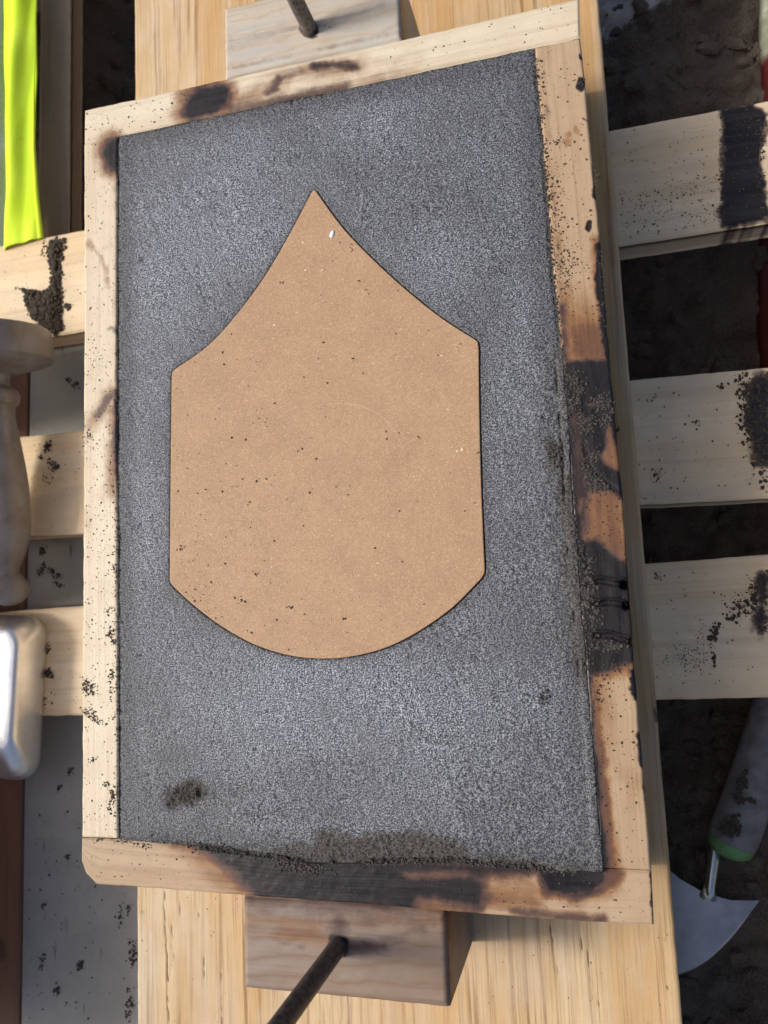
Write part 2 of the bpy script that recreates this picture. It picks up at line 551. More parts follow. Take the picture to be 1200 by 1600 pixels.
link('ground', mesh('ground', np.stack([X, Y, Zg], -1).reshape(-1, 3), F, True, dry=dry.ravel()), M_GROUND, kind='structure', label='dark loose sand on the ground under the slats')

gx = np.concatenate([RNG.uniform(.20, .62, 2600), RNG.uniform(-.40, -.20, 500)]); gy = np.concatenate([RNG.uniform(-.62, .62, 2600), RNG.uniform(.2, .75, 500)])
gz = Z_GROUND + (fbm(gx / .12, gy / .12, 5, 5) - .5) * .05 + np.abs(fbm(gx / .03, gy / .03, 8, 4) - .5) * .05 + .088 * sstep(-.335, -.41, gx) * sstep(.19, .30, gy)
V, F = crumbs(np.stack([gx, gy, gz - .001], 1), .0012 + .0085 * RNG.random(len(gx)) ** 4, .7)
link('sand_lumps', mesh('sand_lumps', V, F, False), M_GROUND, kind='stuff', label='crumbly lumps of dark sand on the ground between the slats')

# ------------------------------------------------------------------ slatted bench and lower boards
bench = thing('slatted_bench', 'pale pine slatted bench running crosswise under the wide board', 'bench', (0, 0, Z_SLAT))
slat_lines = [((-.56, .2895), (.56, .2925), (.56, .1880), (-.56, .1775)),
              ((-.56, .0790), (.56, .0615), (.56, -.0450), (-.56, -.0265)),
              ((-.56, -.1090), (.56, -.0790), (.56, -.1905), (-.56, -.2130))]
for k, (a, b, c, d) in enumerate(slat_lines):
    V, F, gc, nt_ = bar([d, c], [a, b], Z_SLAT, Z_SLAT - .030, 760, 64, .0022, wob=.0005, seed=40 + k)
    gc[:, 0] += k * 3.3; gc[:, 1] += k * 1.7
    X, Y = V[:, 0], V[:, 1]
    PX, PY = topx(np.stack([X, Y, np.full(X.shape, Z_SLAT)], -1))
    if k == 0:
        ch = marks(PX, PY, [('p', [(1128, 172), (1172, 160), (1196, 180), (1192, 260), (1198, 348), (1150, 352), (1126, 355), (1130, 260)], -2, 9, .95)], 9, 5)
        tn = marks(PX, PY, [('p', [(950, 225), (1120, 200), (1120, 260), (960, 300)], 0, 60, .25)], 12, 8)
    else:
        ch = marks(PX, PY, [('l', [(1190, 600), (1185, 660), (1195, 710)], 14, 12, .9)] if k == 1 else [('l', [(1190, 905), (1188, 985)], 7, 10, .7)], 9, 6)
        tn = ch * 0
    link('slat', mesh('slat', V, F, True, gc=gc, char=ch, tone=tn), M_SLAT, bench)
# stringers outside the picture that carry the slats
for xx in (-.53, .53):
    V, F, gc, _ = bar([(xx - .02, -.5), (xx - .02, .55)], [(xx + .02, -.5), (xx + .02, .55)], Z_SLAT - .0305, Z_GROUND - .03, 12, 4, .002)
    link('stringer', mesh('stringer', V, F, True, gc=gc), M_LOWB, bench)

V, F, gc, _ = bar([(-.3880, .205), (-.3880, .95)], [(-.3465, .205), (-.3480, .95)], Z_UNDER, Z_UNDER - .022, 120, 14, .0015, wob=.0006, seed=61)
gc[:, 1] += 4
o = link('plank', mesh('plank', V, F, True, gc=gc), M_LOWB, label='narrow brown plank lying beside the fluorescent yellow cloth', category='plank')

V, F, gc, _ = bar([(-.3945, -.80), (-.3955, .235)], [(-.20, -.80), (-.20, .235)], Z_UNDER - .0005, Z_UNDER - .019, 60, 20, .0012)
o = link('panel', mesh('panel', V, F, True, gc=gc), M_PANEL, label='smooth grey panel with dark dirt streaks under the slats', category='panel')
V, F, gc, _ = bar([(-.50, -.80), (-.50, .235)], [(-.3990, -.80), (-.4000, .235)], Z_UNDER - .004, Z_UNDER - .03, 90, 14, .002, wob=.0006, seed=66)
gc[:, 1] += 7
X, Y = V[:, 0], V[:, 1]
PX, PY = topx(np.stack([X, Y, np.full(X.shape, Z_UNDER - .004)], -1))
kn = marks(PX, PY, [('l', [(-2, 1478), (1, 1492)], 8, 6, 1.0)], 1.5, 5)
o = link('plank', mesh('plank', V, F, True, gc=gc, crack=kn), M_REDB, label='reddish brown plank with a dark knot beside the grey panel', category='plank')

# ------------------------------------------------------------------ wide board under the frame
def board_cracks(X, Y):
    PX, PY = topx(np.stack([X, Y, np.full(X.shape, Z_BOARD)], -1))
    cr = np.zeros(X.shape)
    rows = [([(256, 1395), (259, 1470), (262, 1530)], 1.4), ([(268, 1440), (270, 1500), (263, 1535)], 1.2), ([(281, 1400), (282, 1432)], 1.0),
            ([(318, 1495), (319, 1535)], 1.0), ([(310, 1420), (311, 1432)], .8), ([(860, 1448), (864, 1475), (872, 1520)], 1.1), ([(905, 1440), (910, 1482)], 1.6),
            ([(918, 1490), (924, 1555), (936, 1570)], 1.0), ([(262, 1560), (264, 1600)], 1.0), ([(345, 1520), (347, 1600)], .6), ([(700, 1590), (702, 1610)], .8),
            ]
    for pts, r in rows:
        d = dist_line(PX + (vnoise(PY / 9, PY * 0, 4) - .5) * 3, PY, pts)
        cr = np.maximum(cr, (1 - sstep(r * .1, r * .7 + .45, d)) * (.5 + .5 * (vnoise(PY / 14, PX / 6, 6) > .35)))
    return cr
V, F, gc, nt_ = bar([(-.2275, -.80), (-.2288, .85)], [(.2266, -.80), (.2228, .85)], Z_BOARD, Z_SLAT + .0004, 420, 420, .0022, wob=.0004, seed=30,
                    zfun=lambda X, Y: -board_cracks(X, Y) * .0009 + (fbm(X / .004, Y / .06, 3, 3) - .5) * .0005)
X, Y = V[:, 0], V[:, 1]
cr = board_cracks(X, Y); cr[nt_:] = 0
# glued staves of different tone
tone = np.zeros(len(X))
edges = [-.3, -.196, -.158, -.124, -.085, -.03, .02, .055, .098, .14, .176, .2165, .3]
tv = [.05, .18, .62, .40, .15, .5, .85, .62, .35, .18, .72, .25]
for a, b, t in zip(edges[:-1], edges[1:], tv):
    m = (X + (fbm(Y / .2, Y * 0, 3) - .5) * .01 >= a) & (X + (fbm(Y / .2, Y * 0, 3) - .5) * .01 < b)
    tone[m] = t
tone = tone * (.55 + .45 * sstep(-.4, .3, Y))
PX, PY = topx(np.stack([X, Y, np.full(X.shape, Z_BOARD)], -1))
knots = marks(PX, PY, [('l', [(222, 1425), (224, 1428)], 2.5, 5, .6), ('l', [(1041, 1539), (1043, 1541)], 2.5, 2, 1), ('l', [(577, 1572), (579, 1573)], 3, 4, .5), ('l', [(648, 1522), (649, 1523)], 2, 3, .4), ('l', [(1022, 1105), (1026, 1128)], 2.2, 3, .9)], 1.0, 4)
o = link('wide_board', mesh('wide_board', V, F, True, gc=gc, crack=np.maximum(cr, knots), tone=tone), M_BOARD, label='wide straw-coloured wooden board carrying the sand-filled frame', category='board')

# ------------------------------------------------------------------ moulding frame
frame = thing('moulding_frame', 'scorched wooden moulding frame with end blocks packed with dark sand', 'moulding frame', (0, 0, Z_BOARD))
TOP_OUT = [(132, 172), (340, 126), (560, 77), (760, 31), (905, -3)]
TOP_IN = [(131, 224), (183, 212), (400, 166), (520, 141), (640, 115), (760, 89), (836, 73), (906, 58)]
LEFT_OUT = [(131, 224.6), (131, 500), (130, 800), (128, 1100), (128, 1308.5)]
LEFT_IN = [(183, 212.8), (182, 500), (183, 800), (184, 1100), (184, 1310.5)]
RIGHT_IN = [(836, 73.8), (850, 250), (862, 400), (872, 500), (884, 640), (893, 780), (905, 930), (915, 1050), (926, 1190), (940, 1357.5)]
RIGHT_OUT = [(906, 58.8), (917, 150), (926, 260), (935, 340), (941, 420), (948, 510), (957, 610), (965, 700), (973, 780), (984, 930), (991, 1040), (1000, 1150), (1010, 1260), (1018, 1361)]
BOT_IN = [(127, 1310), (184, 1312), (300, 1324), (400, 1337), (500, 1349), (600, 1347), (720, 1346), (850, 1359), (940, 1359), (1018, 1362.5)]
BOT_OUT = [(127, 1345), (134, 1366), (150, 1382), (400, 1401), (700, 1424), (900, 1440), (1022, 1446)]

CHAR = [  # black burnt places, px on the frame top
    ('p', [(284, 182), (288, 154), (308, 136), (345, 129), (360, 137), (363, 152), (356, 166), (340, 175), (300, 190)], -3, 9, .8),
    ('l', [(490, 103), (520, 101), (556, 104)], 5, 9, .62), ('l', [(418, 146), (430, 136), (436, 122)], 4, 9, .55), ('l', [(440, 120), (470, 112)], 4, 12, .4),
    ('l', [(360, 172), (440, 156), (540, 135)], 5, 12, .48),
    ('l', [(178, 230), (172, 240), (180, 252)], 11, 14, .9),
    ('l', [(180, 612), (166, 628), (150, 650)], 3, 9, .5), ('l', [(181, 630), (182, 690), (184, 740)], 3, 8, .62), ('l', [(173, 512), (180, 516)], 3, 7, .45),
    # right rail
    ('p', [(885, 570), (950, 563), (955, 600), (960, 640), (930, 625), (905, 635), (892, 640), (880, 600)], 2, 10, .95),
    ('p', [(885, 630), (962, 640), (966, 690), (955, 660), (940, 662), (930, 650), (915, 650), (912, 700), (920, 735), (945, 752), (975, 775), (968, 740), (950, 735), (932, 715), (924, 690), (914, 655)], 3, 9, .92),
    ('p', [(922, 655), (945, 655), (940, 700), (930, 720), (922, 700)], 3, 8, .9),
    ('l', [(930, 742), (975, 772)], 7, 9, .9),
    ('p', [(900, 850), (930, 845), (945, 865), (975, 880), (987, 905), (992, 1030), (962, 1040), (940, 1048), (915, 1052), (905, 960)], 2, 12, .95),
    ('p', [(885, 630), (958, 640), (955, 665), (940, 690), (938, 720), (955, 748), (975, 772), (925, 765), (905, 790), (893, 760)], 0, 12, .58), ('l', [(886, 650), (892, 760), (902, 860), (906, 900)], 12, 12, .70), ('l', [(915, 765), (905, 860)], 6, 12, .6),
    ('l', [(936, 385), (940, 440), (945, 520), (951, 560)], 6, 5, .97), ('l', [(932, 262), (934, 305)], 6, 4, .97), ('l', [(921, 348), (919, 358)], 3.5, 3, .95), ('l', [(909, 126), (907, 136)], 2.5, 3, .95), ('l', [(906, 85), (908, 92)], 1.2, 2, .8), ('l', [(913, 186), (916, 188)], 2.2, 3, .9),
    ('p', [(983, 1045), (1000, 1040), (1003, 1095), (990, 1093), (984, 1080)], 0, 4, .95), ('l', [(1000, 1150), (1006, 1196)], 4, 4, .93), ('l', [(1010, 1225), (1016, 1290)], 1, 4, .7),
    ('l', [(917, 1060), (926, 1180), (936, 1270), (944, 1357)], 5, 8, .85), ('l', [(928, 1200), (944, 1357)], 8, 9, .75),
    ('l', [(848, 100), (862, 250), (874, 420), (880, 560)], 0, 9, .22), ('l', [(878, 480), (884, 570)], 4, 8, .5),
    # bottom rail
    ('p', [(300, 1312), (330, 1333), (350, 1352), (372, 1370), (398, 1392), (405, 1402), (640, 1421), (655, 1402), (690, 1404), (752, 1418), (755, 1385), (735, 1372), (640, 1372), (600, 1340), (450, 1330)], 0, 18, .82),
    ('p', [(600, 1340), (840, 1350), (835, 1366), (760, 1370), (690, 1366), (600, 1366)], 0, 14, .66), ('l', [(690, 1400), (755, 1404)], 9, 16, .55),
    ('p', [(842, 1356), (942, 1352), (940, 1372), (925, 1385), (898, 1392), (866, 1384)], 4, 10, 1.0),
    ('l', [(840, 1366), (862, 1392), (900, 1400), (935, 1390)], 4, 10, .55), ('l', [(800, 1425), (860, 1431), (940, 1437)], 4, 12, .5), ('l', [(1018, 1366), (1021, 1444)], 1, 4, .8), ('l', [(150, 1384), (400, 1403)], 0, 3, .4),
]
SCORCH = [
    ('p', [(898, 758), (966, 762), (982, 885), (902, 850)], 2, 20, .74), ('p', [(915, 1060), (955, 1062), (962, 1200), (935, 1160)], 0, 22, .36), ('p', [(640, 1372), (760, 1372), (848, 1385), (840, 1425), (640, 1415)], 2, 24, .56), ('p', [(262, 1312), (330, 1325), (420, 1402), (360, 1396)], 4, 24, .5), ('p', [(870, 470), (948, 500), (955, 570), (882, 570)], 0, 26, .64), ('l', [(940, 655), (966, 700), (968, 740)], 8, 16, .55),
    ('p', [(284, 182), (288, 154), (308, 136), (345, 129), (360, 137), (363, 152), (356, 166), (340, 175), (300, 190)], 7, 22, .85),
    ('l', [(365, 160), (420, 140), (470, 115), (560, 103)], 12, 26, .50), ('l', [(360, 175), (440, 158), (540, 137), (640, 118)], 8, 18, .45), ('l', [(540, 105), (650, 92)], 6, 20, .26),
    ('l', [(178, 230), (172, 240), (180, 252)], 20, 18, .85),
    ('l', [(143, 386), (157, 400), (166, 424), (166, 448)], 4, 5, .42), ('l', [(141, 382), (146, 386)], 6, 5, .4),
    ('l', [(182, 270), (181, 600)], 2, 8, .28), ('l', [(176, 615), (160, 640), (138, 665)], 9, 18, .5), ('l', [(178, 640), (178, 700), (178, 770)], 7, 16, .6), ('l', [(172, 680), (168, 740), (160, 780)], 5, 18, .28), ('l', [(132, 800), (136, 820)], 5, 8, .3), ('l', [(182, 800), (184, 1300)], 0, 8, .2),
    # right rail
    ('p', [(870, 440), (915, 470), (945, 480), (955, 570), (885, 570)], 4, 26, .50), ('p', [(885, 505), (950, 500), (953, 562), (890, 566)], 0, 18, .84), ('l', [(895, 490), (940, 520)], 5, 16, .45),
    ('l', [(933, 375), (930, 420), (938, 500), (944, 560)], 7, 8, .6),
    ('p', [(882, 560), (960, 560), (975, 880), (992, 1030), (985, 1050), (915, 1058), (900, 900)], 6, 14, .72), ('l', [(905, 660), (908, 735)], 6, 10, .78), ('l', [(955, 690), (960, 730)], 8, 12, .72),
    ('l', [(922, 1065), (930, 1150), (940, 1250), (952, 1357)], 14, 12, .72), ('l', [(930, 1110), (944, 1240), (954, 1357)], 9, 8, .86), ('l', [(930, 1062), (990, 1045)], 7, 10, .6), ('l', [(960, 1200), (990, 1220), (985, 1260)], 12, 20, .26),
    ('l', [(862, 250), (872, 420), (880, 500)], 14, 26, .27), ('l', [(840, 90), (855, 250)], 5, 10, .25), ('l', [(888, 210), (886, 225)], 4, 4, .45), ('l', [(899, 200), (902, 205)], 3, 3, .42),
    # bottom rail
    ('p', [(262, 1312), (300, 1320), (340, 1350), (380, 1392), (420, 1404), (740, 1425), (770, 1400), (760, 1372), (850, 1356), (450, 1330)], 7, 16, .72), ('l', [(345, 1372), (400, 1390)], 7, 14, .5), ('l', [(262, 1316), (330, 1328)], 5, 9, .55),
    ('p', [(842, 1354), (955, 1352), (968, 1366), (960, 1384), (925, 1394), (898, 1404), (850, 1396)], 6, 10, .92), ('l', [(800, 1365), (850, 1395), (900, 1408), (960, 1392)], 9, 14, .5), ('l', [(800, 1425), (940, 1437)], 8, 14, .45),
]

def rail(A, B, mat, nu, nv, seed, zfun=None, **kw):
    V, F, gc, nt_ = bar(atl(A, 0), atl(B, 0), 0.0, Z_BOARD + .0005, nu, nv, .0016, wob=.0005, seed=seed, zfun=zfun)
    PX, PY = topx(np.stack([V[:, 0], V[:, 1], np.zeros(len(V))], -1))
    ch = marks(PX, PY, CHAR, 5.0, 3); sc = marks(PX, PY, SCORCH, 6.0, 13)
    V[:nt_, 2] -= ch[:nt_] * .0004 * fbm(PX[:nt_] / 14, PY[:nt_] / 14, 8)
    gc[:, 0] += seed * 1.37; gc[:, 1] += seed * .71
    return link('rail', mesh('rail', V, F, True, gc=gc, char=ch, scorch=sc), mat, frame, **kw)

def right_relief(X, Y):
    PX, PY = topx(np.stack([X, Y, np.zeros(X.shape)], -1))
    z = np.zeros(X.shape)
    for pts in ([(925, 903), (945, 903), (962, 907), (975, 905)], [(927, 938), (945, 936), (962, 937), (979, 940)], [(932, 987), (955, 988), (968, 993), (985, 996)]):
        dx = dist_line(PX, PY, pts)
        up = dist_line(PX, PY - 5, pts)
        z += .0020 * (1 - sstep(1, 4, dx)) - .0014 * (1 - sstep(2, 7, up))
    for c in ((977, 914), (980, 946), (987, 1004)):
        z -= .010 * (1 - sstep(3, 9, np.hypot((PX - c[0]) * .8, PY - c[1])))
    for pts in ([(890, 632), (930, 625), (960, 612)], [(912, 690), (922, 730), (945, 752), (972, 772)]):
        z -= .0003 * (1 - sstep(1, 7, dist_line(PX, PY, pts)))
    return z

rail(TOP_IN, TOP_OUT, M_TOP, 560, 42, 1)
rail(LEFT_OUT, LEFT_IN, M_CREAM, 760, 40, 2)
rail(RIGHT_IN, RIGHT_OUT, M_TAN, 900, 62, 3, right_relief, label='right rail with black burnt stretches')
rail(BOT_OUT, BOT_IN, M_TAN, 640, 46, 4, label='bottom rail with its middle burnt black')

def block(x0, x1, y0, y1, zt, mat, seed, char, scorch, rnd):
    nx, ny = 190, 80
    X, Y, F0 = grid_xy(x0, x1, nx, y0, y1, ny)
    V, F, gc, nt_ = bar([(x0, y0), (x1, y0)], [(x0 + .0006, y1), (x1 + .0006, y1)], zt, Z_BOARD + .0006, nx, ny, rnd, wob=.0005, seed=seed,
                        zfun=lambda X, Y: .00035 * np.sin((Y * 480 + (fbm(X / .05, Y / .05, seed) - .5) * 9 + X * X * 160)))
    PX, PY = topx(np.stack([V[:, 0], V[:, 1], np.full(len(V), zt)], -1))
    gc[:, 0] += seed; gc[:, 1] += seed * .3
    ph = V[:, 1] * 480 + (fbm(V[:, 0] / .05, V[:, 1] / .05, seed) - .5) * 9 + V[:, 0] ** 2 * 160
    ring_ = np.clip(np.cos(ph), 0, 1) ** 6 * .55
    return link('end_block', mesh('end_block', V, F, True, gc=gc, tone=ring_, char=marks(PX, PY, char, 6, 5), scorch=marks(PX, PY, scorch, 8, 15)), mat, frame)
block(-.0760, .0728, -.3800, -.3168, -.007, M_BLOCK_A, 5,
      [('l', [(527, 1476), (531, 1478)], 15, 5, .75), ('l', [(380, 1405), (520, 1420), (700, 1432)], 6, 30, .42), ('l', [(530, 1430), (530, 1465)], 8, 20, .40), ('l', [(540, 1480), (600, 1478)], 4, 14, .5), ('l', [(600, 1470), (660, 1450)], 4, 16, .35), ('l', [(430, 1470), (470, 1478)], 2, 10, .35)],  # streak right of the rod paints its cast shadow among the burns
      [('p', [(440, 1440), (500, 1450), (520, 1475), (430, 1462)], 3, 24, .45), ('l', [(660, 1430), (698, 1428)], 6, 14, .45), ('l', [(690, 1440), (697, 1460)], 8, 20, .35), ('l', [(390, 1440), (440, 1440)], 6, 30, .3)], .0042)
block(-.0757, .0715, .3152, .3785, -.0012, M_BLOCK_B, 6, [('l', [(360, 70), (420, 55), (600, 10)], 4, 30, .20), ('l', [(483, 44), (485, 45)], 12, 4, .7)], [('l', [(354, 108), (500, 76), (640, 44)], 1, 5, .30)], .003)

# ------------------------------------------------------------------ fibreboard pattern
def bez(p0, p1, p2, p3, n):
    t = np.linspace(0, 1, n, endpoint=False)[:, None]
    p0, p1, p2, p3 = map(np.array, (p0, p1, p2, p3))
    return (1 - t) ** 3 * p0 + 3 * (1 - t) ** 2 * t * p1 + 3 * (1 - t) * t * t * p2 + t ** 3 * p3
def spline(pts, n):
    pts = np.array(pts, float)
    out = []
    for i in range(len(pts) - 1):
        p0 = pts[max(i - 1, 0)]; p1 = pts[i]; p2 = pts[i + 1]; p3 = pts[min(i + 2, len(pts) - 1)]
        for t in np.linspace(0, 1, n, endpoint=False):
            out.append(.5 * ((2 * p1) + (-p0 + p2) * t + (2 * p0 - 5 * p1 + 4 * p2 - p3) * t * t + (-p0 + 3 * p1 - 3 * p2 + p3) * t ** 3))
    return out
OUT = []
OUT += [(487, 300), (489, 297.5), (491.5, 297), (494, 299)]
OUT += spline([(496, 302), (541, 362), (608, 429), (682, 491), (745, 532)], 10)
OUT += [(746.5, 534), (747.5, 540)]
OUT += spline([(748, 545), (749, 640), (752, 760), (757, 880)], 6) + [(757.5, 891), (756.5, 897), (754, 901)]
OUT += spline([(752, 904), (706, 950), (650, 989), (600, 1013), (548, 1026), (500, 1029), (452, 1024), (400, 1008), (350, 981), (305, 948), (270, 916)], 8)
OUT += [(267, 912), (265, 906)]
OUT += spline([(265, 900), (266, 780), (267, 680), (268, 590)], 6) + [(268.5, 583), (271, 579)]
OUT += spline([(274, 576), (320, 544), (360, 503), (410, 437), (450, 370), (487, 300)], 9)
OUTW = atl(OUT, 0.0)[:, :2]
def offset(poly, d):
    p = np.asarray(poly); a = np.roll(p, 1, 0); b = np.roll(p, -1, 0)
    t = (b - a); t /= np.linalg.norm(t, axis=1)[:, None]
    return p + np.stack([-t[:, 1], t[:, 0]], 1) * d
area = 0.5 * np.sum(OUTW[:, 0] * np.roll(OUTW[:, 1], -1) - np.roll(OUTW[:, 0], -1) * OUTW[:, 1])
if area < 0:
    OUTW = OUTW[::-1]
n = len(OUTW)
rings = [(offset(OUTW, .0007), .0002), (offset(OUTW, .0002), .00005), (OUTW, -.0005), (OUTW, -.009)]
V = np.concatenate([np.column_stack([p, np.full(n, z)]) for p, z in rings])
F = [tuple(range(n))]
for r in range(3):
    for k in range(n):
        a, b = r * n + k, r * n + (k + 1) % n
        F.append((a, a + n, b + n, b))
F.append(tuple(range(3 * n, 4 * n))[::-1])
pat = thing('pattern_board', 'tan fibreboard shield with pointed tip and rounded base lying flush in the sand', 'pattern', (0, 0, -.009))
link('shield_plate', mesh('shield_plate', V, F, False), M_MDF, pat)
def ribbon(px, wd, z):
    P = atl(spline(px, 14), z)[:, :2]
    t = np.gradient(P, axis=0); t /= np.linalg.norm(t, axis=1)[:, None]
    nn = np.stack([-t[:, 1], t[:, 0]], 1)
    wv = (wd * (np.sin(np.linspace(0, math.pi, len(P))) * .8 + .2))[:, None]
    A, B = P + nn * wv, P - nn * wv
    k = len(P)
    V = np.concatenate([np.column_stack([A, np.full(k, z)]), np.column_stack([B, np.full(k, z)])])
    F = [(i, i + k, i + 1 + k, i + 1) for i in range(k - 1)]
    return V, F
V, F = ribbon([(466, 650), (490, 636), (512, 631), (548, 631), (578, 640), (604, 657), (622, 683), (630, 712), (636, 742)], .00012, .00032)
link('scratch', mesh('scratch', V, F), plain('pale_scratch', (.60, .45, .31), .7), pat)
a = np.linspace(0, 2 * math.pi, 16, endpoint=False)
fl = atl([(519 + 6.5 * math.cos(t) * math.cos(-1.2) - 3.2 * math.sin(t) * math.sin(-1.2), 366 + 6.5 * math.cos(t) * math.sin(-1.2) + 3.2 * math.sin(t) * math.cos(-1.2)) for t in a], .0002)
V = np.concatenate([fl, fl + (0, 0, .0003), [fl.mean(0) + (0, 0, .0005)]])
F = [(k, (k + 1) % 16, 16 + (k + 1) % 16, 16 + k) for k in range(16)] + [(16 + k, 16 + (k + 1) % 16, 32) for k in range(16)]
link('paint_fleck', mesh('paint_fleck', V, F), plain('white_paint', (.80, .80, .82), .5), pat)
# small raised shavings pressed into the face
FLK = [(477, 422, 2.4), (503, 422, 2.2), (456, 378, 2), (473, 379, 2.4), (535, 436, 1.6), (722, 702, 3.2), (714, 705, 2), (700, 640, 1.6), (450, 552, 1.5), (428, 508, 1.8), (590, 880, 1.8), (424, 886, 1.8), (560, 900, 1.6), (330, 835, 1.6), (690, 556, 2)]

# ------------------------------------------------------------------ packed sand
INNER = TOP_IN[1:7] + RIGHT_IN[1:-1] + [(940, 1358)] + BOT_IN[8:0:-1] + LEFT_IN[::-1][1:-1]
INW = atl(INNER, 0)[:, :2]
nx, ny = 470, 770
X, Y, F = grid_xy(-.1785, .1800, nx, -.3060, .2930, ny)
PX, PY = topx(np.stack([X, Y, np.zeros(X.shape)], -1))
dR = -sd_poly(X, Y, [tuple(p) for p in INW])
dP = sd_poly(X, Y, [tuple(p) for p in OUTW])
loose = marks(PX, PY, [
    ('p', [(490, 1303), (560, 1308), (640, 1300), (700, 1312), (730, 1338), (720, 1350), (500, 1356)], 2, 18, .75),
    ('p', [(230, 1312), (330, 1322), (420, 1330), (490, 1320), (520, 1360), (470, 1356), (300, 1330)], 2, 14, .7),
    ('l', [(740, 1340), (850, 1352), (920, 1356)], 9, 14, .6), ('l', [(870, 560), (880, 640), (880, 700)], 12, 26, .5), ('l', [(858, 690), (872, 712), (868, 730)], 12, 20, .6),
    ('l', [(886, 760), (898, 860), (905, 960), (912, 1050)], 14, 26, .75), ('l', [(880, 880), (885, 1000)], 16, 40, .4),
    ('l', [(275, 1246), (296, 1243), (306, 1236)], 15, 18, .95), ('l', [(268, 1247), (320, 1240)], 14, 22, .5), ('l', [(300, 1255), (310, 1258)], 12, 24, .4),
    ('l', [(396, 1268), (404, 1275)], 6, 18, .35), ('l', [(842, 1082), (850, 1096)], 4, 12, .35), ('l', [(770, 1300), (800, 1330)], 12, 30, .3), ('l', [(700, 370), (705, 380)], 3, 8, .3), ('l', [(190, 225), (215, 240)], 8, 20, .35)], 9, 31)
edge = 1 - sstep(.0004, .0032, dR)
loose = np.maximum(loose, edge * .35)
g1 = RNG.normal(0, 1, X.shape)
k_ = np.array([.25, .5, .25])
def blur(a):
    a = np.apply_along_axis(lambda r: np.convolve(r, k_, 'same'), 0, a)
    return np.apply_along_axis(lambda r: np.convolve(r, k_, 'same'), 1, a)
g1 = blur(g1); g2 = blur(blur(blur(RNG.normal(0, 1, X.shape))))
dent = np.exp(-(((PX - 292) / 26) ** 2 + ((PY - 1243) / 15) ** 2))
Z = -.0010 + (fbm(X / .045, Y / .045, 2, 3) - .5) * .0012 + g1 * .00036 * (1 + 1.1 * loose) + g2 * loose * .0011
rmask = sstep(845, 880, PX) * sstep(520, 580, PY)
Z -= edge * .0009 * (1 - rmask)
Z += rmask * .0012 * (1 - sstep(.002, .006, dR))
Z -= .0022 * (1 - sstep(.0002, .0016, np.abs(dR - .0042 - .0010 * (fbm(PY / 20, PX * 0, 6) - .5)))) * sstep(850, 880, PX) * (sstep(.35, .6, vnoise(PY / 26, PX * 0, 5)) * sstep(540, 600, PY) * sstep(1080, 1030, PY))
Z -= .0010 * (1 - sstep(.0001, .0016, dP)) * (dP > 0)
Z += (fbm((X + Y * .35) / .004, (Y - X * .35) / .05, 12, 3) - .5) * .0004
pt = np.zeros(X.shape)
for qx, qy, qr in zip(RNG.uniform(190, 900, 130), RNG.uniform(200, 1340, 130), 1.2 + 3.2 * RNG.random(130) ** 3):
    pt = np.maximum(pt, np.exp(-((PX - qx) ** 2 + (PY - qy) ** 2) / (qr * qr)) * min(1, qr / 3))
Z -= .0013 * pt
loose = np.maximum(loose, .6 * pt)
Z = np.where(dP < .0003, -.006, Z)
Z -= dent * .0030
Z += loose * .0006 * sstep(.002, .006, dR)
Z = np.where(dR < -.0012, np.minimum(Z, -.0035), Z)
V = np.stack([X, Y, Z], -1).reshape(-1, 3)
sheen_zone = np.zeros(X.shape)  # bright zones of the sheen, painted into the sand colour
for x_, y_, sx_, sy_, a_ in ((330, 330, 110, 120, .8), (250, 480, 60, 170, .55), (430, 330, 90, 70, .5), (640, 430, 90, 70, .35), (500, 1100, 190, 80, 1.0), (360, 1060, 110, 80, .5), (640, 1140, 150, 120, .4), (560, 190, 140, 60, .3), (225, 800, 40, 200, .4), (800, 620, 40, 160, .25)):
    sheen_zone = np.maximum(sheen_zone, a_ * np.exp(-((PX - x_) / sx_) ** 2 - ((PY - y_) / sy_) ** 2))
damp = np.clip(.56 - .72 * sheen_zone + .45 * (1 - sstep(.002, .022, dR)) + .25 * (1 - sstep(.001, .008, np.abs(dP))), 0, 1)  # painted dimming, lifted in the sheen zones and stronger along edges
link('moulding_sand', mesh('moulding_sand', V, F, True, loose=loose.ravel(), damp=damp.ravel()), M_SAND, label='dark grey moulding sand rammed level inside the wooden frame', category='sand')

# ------------------------------------------------------------------ steel rods standing in the end blocks
def rod(base, r, h, lean, mat, label):
    prof = [(-.03, r), (0, r), (h * .2, r), (h * .5, r), (h * .9, r), (h - .003, r), (h - .001, r * .9), (h, r * .7)]
    V, F = lathe(prof, base, (lean[0], lean[1], 1), (0, 1, 0), 32)
    return link('steel_rod', mesh('steel_rod', V, F, True), mat, label=label, category='rod', group='rods standing in the end blocks')
b = at(528, 1479, -.007)
rod(b, .0064, .19, (-.012, -.008), M_STEEL, 'dark steel rod rising from the brown weathered end block')
b = at(484, 45, -.0012)
rod(b, .0060, .19, (.004, .0), M_STEEL2, 'grey steel rod rising from the pale end block')

